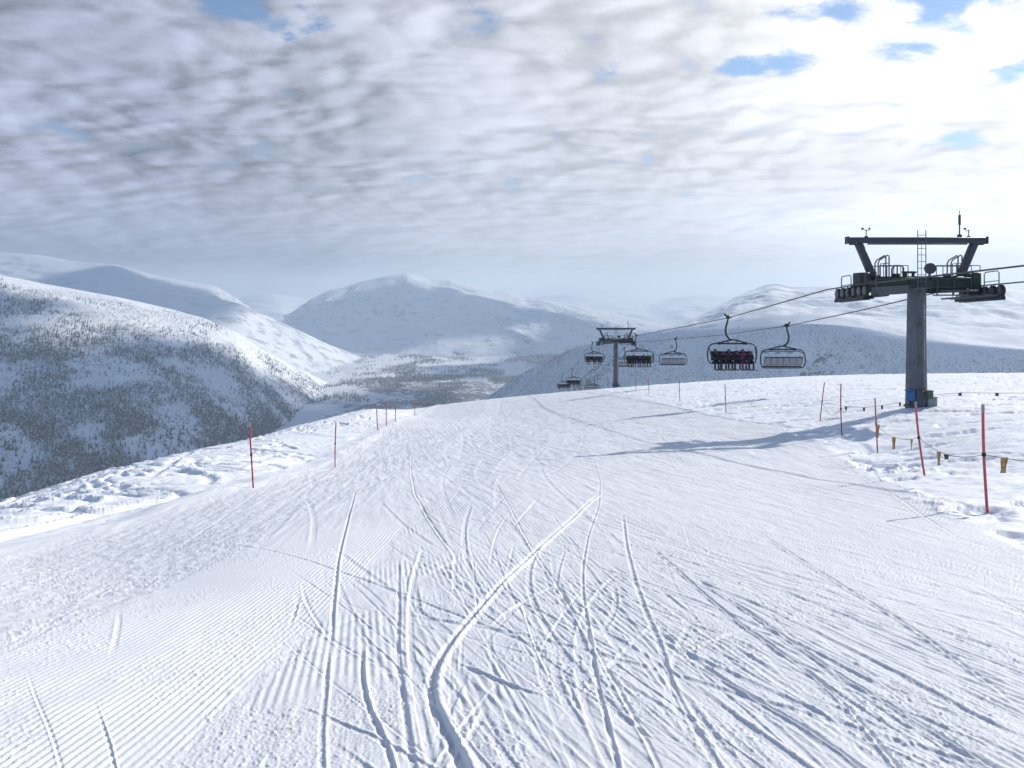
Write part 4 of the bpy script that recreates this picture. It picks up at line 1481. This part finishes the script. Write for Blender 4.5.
# ------------------------------------------------------------------ riders: seated, facing -Y, hips at the origin
def skin_body(joints, bones, root, level=1):
    me = bpy.data.meshes.new('person')
    names = list(joints)
    me.from_pydata([joints[k][0] for k in names], [(names.index(a), names.index(b)) for a, b in bones], [])
    o = bpy.data.objects.new('tmp', me)
    COL.objects.link(o)
    o.modifiers.new('s', 'SKIN')
    sv = me.skin_vertices[0].data
    for i, k in enumerate(names):
        rr = joints[k][1]
        sv[i].radius = rr if isinstance(rr, tuple) else (rr, rr)
        sv[i].use_root = (k == root)
    sb = o.modifiers.new('b', 'SUBSURF')
    sb.levels = level
    dg = bpy.context.evaluated_depsgraph_get()
    res = bpy.data.meshes.new_from_object(o.evaluated_get(dg))
    bpy.data.objects.remove(o)
    return res


def rider_mesh(lean=0.0, spread=0.0, knee=0.0):
    j = {'pelvis': ((0, 0, .02), (.17, .13)), 'waist': ((0, .02, .22), (.16, .12)), 'chest': ((0, .03 - lean * .2, .44 - lean * .08), (.19, .13)), 'neck': ((0, .0 - lean * .4, .59 - lean * .22), .065), 'jaw': ((0, -.02 - lean * .5, .68 - lean * .28), .085), 'head': ((0, -.01 - lean * .55, .77 - lean * .3), (.095, .105)), 'crown': ((0, 0 - lean * .55, .86 - lean * .3), .07)}
    bones = [('pelvis', 'waist'), ('waist', 'chest'), ('chest', 'neck'), ('neck', 'jaw'), ('jaw', 'head'), ('head', 'crown')]
    j['nose'] = ((0, -.125 - lean * .55, .735 - lean * .3), .02)
    bones.append(('head', 'nose'))
    for s, n in ((-1, 'l'), (1, 'r')):
        j['hip' + n] = ((s * .10, -.04, .0), .105)
        j['thigh' + n] = ((s * (.12 + spread), -.28, .02), .092)
        j['knee' + n] = ((s * (.13 + spread), -.50, .0), .075)
        j['calf' + n] = ((s * (.13 + spread), -.52 - knee, -.2), .072)
        j['ankle' + n] = ((s * (.13 + spread), -.50 - knee, -.42), .062)
        j['shoulder' + n] = ((s * .20, .02 - lean * .1, .52), .085)
        j['elbow' + n] = ((s * .27, -.14, .29), .062)
        j['wrist' + n] = ((s * .21, -.38, .24), .045)
        j['palm' + n] = ((s * .20, -.46, .235), .05)
        j['fingers' + n] = ((s * .19, -.52, .20), .035)
        j['thumb' + n] = ((s * .155, -.46, .25), .022)
        bones += [('pelvis', 'hip' + n), ('hip' + n, 'thigh' + n), ('thigh' + n, 'knee' + n), ('knee' + n, 'calf' + n), ('calf' + n, 'ankle' + n),
                  ('chest', 'shoulder' + n), ('shoulder' + n, 'elbow' + n), ('elbow' + n, 'wrist' + n), ('wrist' + n, 'palm' + n), ('palm' + n, 'fingers' + n), ('palm' + n, 'thumb' + n)]
    me = skin_body(j, bones, 'pelvis', 1)
    me.materials.clear()
    for k in range(4):
        me.materials.append(None)
    for p in me.polygons:
        c = p.center
        if c.z > .72 - max(lean, 0) * .3 and c.y < -lean * .55:
            k = 2
        elif c.z > .60 - max(lean, 0) * .25:
            k = 3
        elif abs(c.x) > .10 and c.y < -.36 and c.z > .13:
            k = 3
        elif c.z < .10 + (0.04 if c.y > -.1 else 0):
            k = 1
        else:
            k = 0
        p.material_index = k
        p.use_smooth = True
    return me


RIDER = [rider_mesh(0, 0, 0), rider_mesh(.45, .03, .06), rider_mesh(.25, .05, -.05)]


def cloth(name, c):
    return simple_mat(name, c, 0.75, var=0.2, scale=6, bmp=0.1)


CLOTH = {'black': cloth('black shell fabric', (.007, .007, .010)), 'navy': cloth('navy shell fabric', (.009, .012, .03)), 'charcoal': cloth('charcoal shell fabric', (.016, .016, .02)),
         'magenta': cloth('magenta shell fabric', (.20, .012, .11)), 'plum': cloth('dark plum shell fabric', (.08, .012, .05)), 'blue': cloth('blue shell fabric', (.03, .07, .19)), 'red': cloth('red shell fabric', (.30, .02, .03)), 'brown': cloth('dark brown shell fabric', (.05, .03, .022))}
M['boot'] = simple_mat('ski boot shell', (.03, .03, .035), .35)
M['ski'] = simple_mat('ski top sheet', (.06, .06, .07), .4)


def make_rider(chair_root, xs, k, jacket, trousers, helmet, label, group):
    p = bpy.data.objects.new('person', RIDER[k])
    COL.objects.link(p)
    for i, m in enumerate((CLOTH[jacket], CLOTH[trousers], M['skin'], M['rubber'])):
        p.material_slots[i].link = 'OBJECT'
        p.material_slots[i].material = m
    tag(p, label, 'person', group)
    lean = (0, .45, .25)[k]
    hy = -lean * .55
    hz = -lean * .3 - .02
    hm = MB()
    hm.lathe([(.118, .0), (.128, .05), (.12, .11), (.085, .16), (.03, .185)], (0, hy + .015, .755 + hz), seg=16)
    hm.lathe([(.128, .0), (.135, .015), (.128, .03)], (0, hy + .01, .77 + hz), seg=16)
    hm.build('helmet', CLOTH[helmet], p)
    gg = MB()
    gg.box((0, hy - .105, .80 + hz), (.17, .05, .075))
    gg.tube([(-.125, hy + .02, .80 + hz), (-.085, hy - .09, .80 + hz), (.085, hy - .09, .80 + hz), (.125, hy + .02, .80 + hz)], .02, 6)
    gg.build('goggles', M['goggle'], p)
    spread = (0, .03, .05)[k]
    knee = (0, .06, -.05)[k]
    for s in (-1, 1):
        x0, y0 = s * (.13 + spread), -.50 - knee
        b = MB()
        b.tube([(x0, y0 + .01, -.30), (x0, y0 + .01, -.40), (x0, y0, -.50)], [.078, .08, .07], 10)
        b.box((x0, y0 - .08, -.53), (.11, .30, .10))
        b.build('ski_boot', M['boot'], p)
        sk = MB()
        sk.box((x0, y0 - .12, -.595), (.085, 1.5, .025))
        sk.beam((x0, y0 - .85, -.59), (x0, y0 - 1.0, -.52), .085, .02)
        sk.box((x0, y0 - .09, -.575), (.07, .34, .03))
        sk.build('ski', M['ski'], p)
    p.location = chair_root.matrix_basis @ Vector((xs, -.10, -3.06))
    p.scale = (.94, .94, .94)
    p.rotation_euler = chair_root.rotation_euler
    return p


UP_SET = make_chair(True)
DN_SET = make_chair(False)
first = {True: True, False: True}


def place_chair(side, y, label, bar=None):
    bar = side < 0 if bar is None else bar
    src = UP_SET if bar else DN_SET
    if first[bar]:
        o = src
        first[bar] = False
    else:
        o = copy_tree(src)
    o.location = rope_pt(side, y) + Vector((0, 0, -.02))
    o.rotation_euler = (0, 0, 0 if side < 0 else PI)
    o.rotation_euler.z += math.radians(-2 if side < 0 else 1)
    tag(o, label, 'ski lift chair', 'chairs hanging from the lift ropes')
    return o


c1 = place_chair(-1, 57.0, 'occupied chair nearest the camera, full of dark-clad riders and one in magenta')
c2 = place_chair(-1, 95.0, 'occupied chair just right of the far tower, with dark and blue riders')
c3 = place_chair(-1, 139.0, 'occupied chair just left of the far tower')
c4 = place_chair(-1, 175.0, 'distant occupied chair low over the crest, left of the far tower')
c5 = place_chair(-1, 200.0, 'lowest distant chair half hidden by the crest, with a red-clad rider')
place_chair(1, 62.0, 'empty chair nearest the camera, hanging right of the chair full of riders')
place_chair(1, 101.0, 'empty chair in mid air between the far tower and the chair full of riders')
place_chair(1, 142.0, 'empty chair half hidden behind the column of the far tower')
place_chair(1, 185.0, 'faint empty chair low over the snow at the foot of the far tower')
bpy.context.view_layer.update()
for (xo, k, j, t, h, lab) in [(-.90, 0, 'black', 'black', 'black', 'leftmost rider on the nearest occupied chair, black jacket and trousers, helmet standing highest'),
                              (-.42, 1, 'black', 'charcoal', 'charcoal', 'second rider from the left on the nearest occupied chair, leaning forward in black'),
                              (.06, 0, 'plum', 'black', 'black', 'rider in dark plum jacket near the middle of the nearest occupied chair'),
                              (.56, 2, 'black', 'navy', 'black', 'rider in black beside the magenta jacket on the nearest occupied chair'),
                              (1.03, 0, 'magenta', 'magenta', 'plum', 'rider in magenta jacket and trousers on the nearest occupied chair'),
                              (1.5, 1, 'navy', 'black', 'black', 'rightmost rider on the nearest occupied chair, navy jacket and knees together')]:
    make_rider(c1, xo, k, j, t, h, lab, 'riders on the nearest occupied chair')
for (xo, k, j, t, h, lab) in [(-.85, 2, 'black', 'black', 'black', 'leftmost rider, in black, on the chair right of the far tower'),
                              (-.30, 0, 'charcoal', 'black', 'navy', 'rider in charcoal left of the blue trousers on the chair right of the far tower'),
                              (.30, 1, 'navy', 'blue', 'black', 'rider in blue trousers at the middle of the chair right of the far tower'),
                              (.85, 0, 'navy', 'navy', 'navy', 'rider in navy right of the blue trousers on the chair right of the far tower'),
                              (1.42, 2, 'black', 'charcoal', 'black', 'rightmost rider, in black, on the chair right of the far tower')]:
    make_rider(c2, xo, k, j, t, h, lab, 'riders on the chair right of the far tower')
for (xo, k, j, t, h, lab) in [(-.75, 0, 'black', 'black', 'black', 'leftmost dark rider on the chair left of the far tower'),
                              (.30, 1, 'brown', 'black', 'black', 'rider in the middle of the chair left of the far tower, skis hanging lowest'),
                              (1.15, 2, 'black', 'charcoal', 'navy', 'rightmost dark rider on the chair left of the far tower')]:
    make_rider(c3, xo, k, j, t, h, lab, 'riders on the chair left of the far tower')
for (xo, k, j, t, h, lab) in [(-.6, 0, 'black', 'black', 'black', 'left rider, in black, on the distant chair low over the crest'),
                              (.35, 1, 'plum', 'black', 'black', 'middle rider in dark plum on the distant chair low over the crest'),
                              (1.2, 2, 'black', 'black', 'black', 'right rider, in black, on the distant chair low over the crest')]:
    make_rider(c4, xo, k, j, t, h, lab, 'riders on the distant chair low over the crest')
make_rider(c5, -.95, 0, 'red', 'red', 'black', 'rider in red on the lowest distant chair half hidden by the crest', 'riders on the lowest chair')


# ------------------------------------------------------------------ marker poles, cords and ribbons
def make_pole(u, v, d, ut, vt, mat, label, group, rad=0.021):
    base = P(u, v, d)
    zg = ground(base.x, base.y)
    top = P(ut, vt, d)
    hgt = top.z - P(u, v, d).z
    root = empty('marker_pole', (base.x, base.y, zg))
    tag(root, label, 'marker pole', group)
    tx = top.x - base.x
    bow = random.uniform(-.02, .02)
    pts = [(tx * t + bow * math.sin(t * PI), 0.02 * math.sin(3 * t), hgt * t) for t in np.linspace(-.22, .93, 12)]
    shaft = MB().tube(pts, rad, 10).build('shaft', mat, root)
    e = Vector(pts[-1])
    MB().tube([e, (tx, 0, hgt), (tx, 0, hgt + .012)], [rad * 1.12, rad * 1.12, rad * .6], 10).build('tip', M['pole_tip'], root)
    mid = Vector(pts[7])
    MB().tube([mid + Vector((0, 0, -.03)), mid + Vector((0, 0, .03))], rad * 1.5, 10).build('cord_clip', M['rubber'], root)
    hs = MB()
    hs.lathe([(.10, -.08), (.085, -.01), (.05, .03), (.03, .045)], (0, 0, 0), seg=12)
    return root, root.location + mid


GR, GL = 'marker poles along the right edge of the piste', 'marker poles along the left edge of the piste'
rp = {}
for key, a, lab in [('a', (987, 507, 14.0, 983, 405), 'nearest and tallest pinkish red pole on the right, leaning left beside the orange ribbon'),
                    ('b', (924.5, 475, 19.0, 915.5, 402), 'pinkish red pole standing in front of the lift tower cabinet, leaning left'),
                    ('c', (877.5, 451, 27.0, 875, 398.5), 'straight red pole just left of the foot of the near lift tower'),
                    ('d', (842, 435, 30.0, 841, 384), 'thin dark red pole standing where the tower shadow crosses the piste edge'),
                    ('e', (820, 421, 37.0, 824.5, 382.5), 'thin red pole leaning right, left of the tower shadow')]:
    rp[key] = make_pole(*a, M['pole_red'] if key in 'abc' else M['pole_dark'], lab, GR, 0.024 if key in 'ab' else 0.022)
for a, lab in [((726, 413, 50, 725, 384), 'slender pole on the right edge, below the nearest empty chair'), ((680, 402, 65, 679.5, 380), 'slender pole on the right edge, below the mid-air empty chair'),
               ((649, 394, 84, 648.5, 378.5), 'small distant pole right of the far tower'), ((636, 391, 100, 635.5, 379), 'tiny distant pole nearest the foot of the far tower')]:
    make_pole(*a, M['pole_dark'], lab, GR, 0.026)
for a, lab in [((253.3, 489, 21.5, 249, 422), 'largest deep red pole on the left edge, leaning left before the wooded hill'), ((335, 467, 32, 336, 421.5), 'second deep red pole up the left edge, alone and upright'),
               ((378, 433, 58, 376.5, 409), 'first of the cluster of small poles far down the left edge'), ((386.5, 429, 62, 386, 404), 'tallest pole in the cluster far down the left edge'),
               ((395.5, 423, 66, 395, 401), 'last pole in the cluster far down the left edge, standing highest'), ((415, 416.5, 88, 414.7, 400.5), 'farthest pole on the left edge, alone where the piste drops out of sight')]:
    make_pole(*a, M['pole_dark'], lab, GL, 0.022 if a[2] < 40 else 0.03)


def make_cord(pts, label, group='thin boundary cords', rad=0.007):
    o = MB().tube(pts, rad, 6).build('boundary_cord', M['cord'], None)
    return tag(o, label, 'cord', group)


def sag(a, b, drop, n=9):
    return [a.lerp(b, t) - Vector((0, 0, 4 * drop * t * (1 - t))) for t in np.linspace(0, 1, n)]


def make_ribbon(p, wd, ht, mat, label, group, yaw=0.0, tilt=0.0, folds=2):
    """a strip of plastic folded over the cord"""
    mb = MB()
    n = 9
    vs, fs = [], []
    for side in (0, 1):
        for i in range(n):
            t = i / (n - 1)
            for s in (-1, 1):
                off = (0.012 + 0.012 * math.sin(t * 5 + side * 2 + s)) * (1 if side else -1)
                vs.append(Vector((s * wd / 2 * (1 + .05 * math.sin(9 * t + s)) + tilt * t * ht, off, -t * ht)))
    for side in (0, 1):
        for i in range(n - 1):
            a = side * 2 * n + i * 2
            fs.append((a, a + 1, a + 3, a + 2))
    fs += [(0, 1, 2 * n + 1, 2 * n), (2 * n - 2, 2 * n - 1, 4 * n - 1, 4 * n - 2)]
    for i in range(n - 1):
        for s in (0, 1):
            fs.append((i * 2 + s, i * 2 + 2 + s, 2 * n + i * 2 + 2 + s, 2 * n + i * 2 + s))
    mb._add(vs, fs, False)
    o = mb.build('ribbon', mat)
    o.location = p
    o.rotation_euler = (0, 0, yaw)
    return tag(o, label, 'ribbon', group)


A_, B_, C_ = rp['a'][1], rp['b'][1], rp['c'][1]
ext = Vector((10.6, 10.6, A_.z - .05))
make_cord(sag(A_, P(1040, 463, 13.2), .01, 5) + [P(1120, 470, 12.6)], 'cord running right from the nearest pole out of view')
make_cord(sag(B_, A_, .20), 'cord sagging from the pole before the cabinet to the nearest pole')
make_cord(sag(C_, B_, .22), 'cord sagging between the straight red pole and the pole before the cabinet')
make_cord(sag(rp['e'][1], rp['d'][1], .42), 'cord drooping to the snow between the two thin poles by the tower shadow')
GRIB = 'orange ribbons on the boundary cord'
make_ribbon(P(1004.5, 457.5, 13.5), .105, .26, M['flag_orange'], 'wide frayed orange ribbon hanging right of the nearest pole', GRIB, .25, -.12)
make_ribbon(sag(B_, A_, .20)[3] - Vector((0, 0, .0)), .07, .30, M['flag_orange'], 'narrow orange ribbon hanging midway between the two nearest poles', GRIB, .4)
make_ribbon(sag(B_, A_, .20)[4], .09, .10, M['flag_dark'], 'short dark knot of tape midway between the two nearest poles', 'dark tapes on the cords', .2)
make_ribbon(sag(C_, B_, .22)[4], .09, .34, M['flag_orange'], 'orange ribbon hanging left of the pole before the cabinet', GRIB, .3)
make_ribbon(sag(C_, B_, .22)[7], .07, .26, M['flag_orange'], 'small pale orange ribbon touching the pole before the cabinet', GRIB, .9, -.1)
make_ribbon(C_ + Vector((.06, -.03, -.02)), .07, .45, M['flag_orange'], 'orange ribbon hanging down the straight red pole', GRIB, .2, -.08)
back = [P(826, 403, 36.8), P(846, 406.5, 36), P(864, 407.5, 36), P(882, 405.5, 36), P(900, 402.5, 36.3)]
make_cord(back, 'cord strung low from the leaning thin pole to the tower foot', rad=.009)
for q, lab in zip(back[1:], ('leftmost of the four dark tapes left of the tower foot', 'second dark tape from the left beside the tower foot', 'third dark tape from the left beside the tower foot', 'dark tape nearest the tower foot')):
    make_ribbon(q, .08, .17, M['flag_dark'], lab, 'dark tapes on the cords')
beh = [P(930, 395, 44), P(960, 392.8, 44), P(997, 393, 44), P(1060, 393.5, 44)]
make_cord(beh, 'cord strung across the open snow right of the tower', rad=.011)
for q, lab in zip(beh[1:3], ('dark tape block on the cord right of the tower, nearer the tower', 'dark tape block on the cord right of the tower, above the nearest pole')):
    make_ribbon(q, .18, .17, M['flag_dark'], lab, 'dark tapes on the cords')
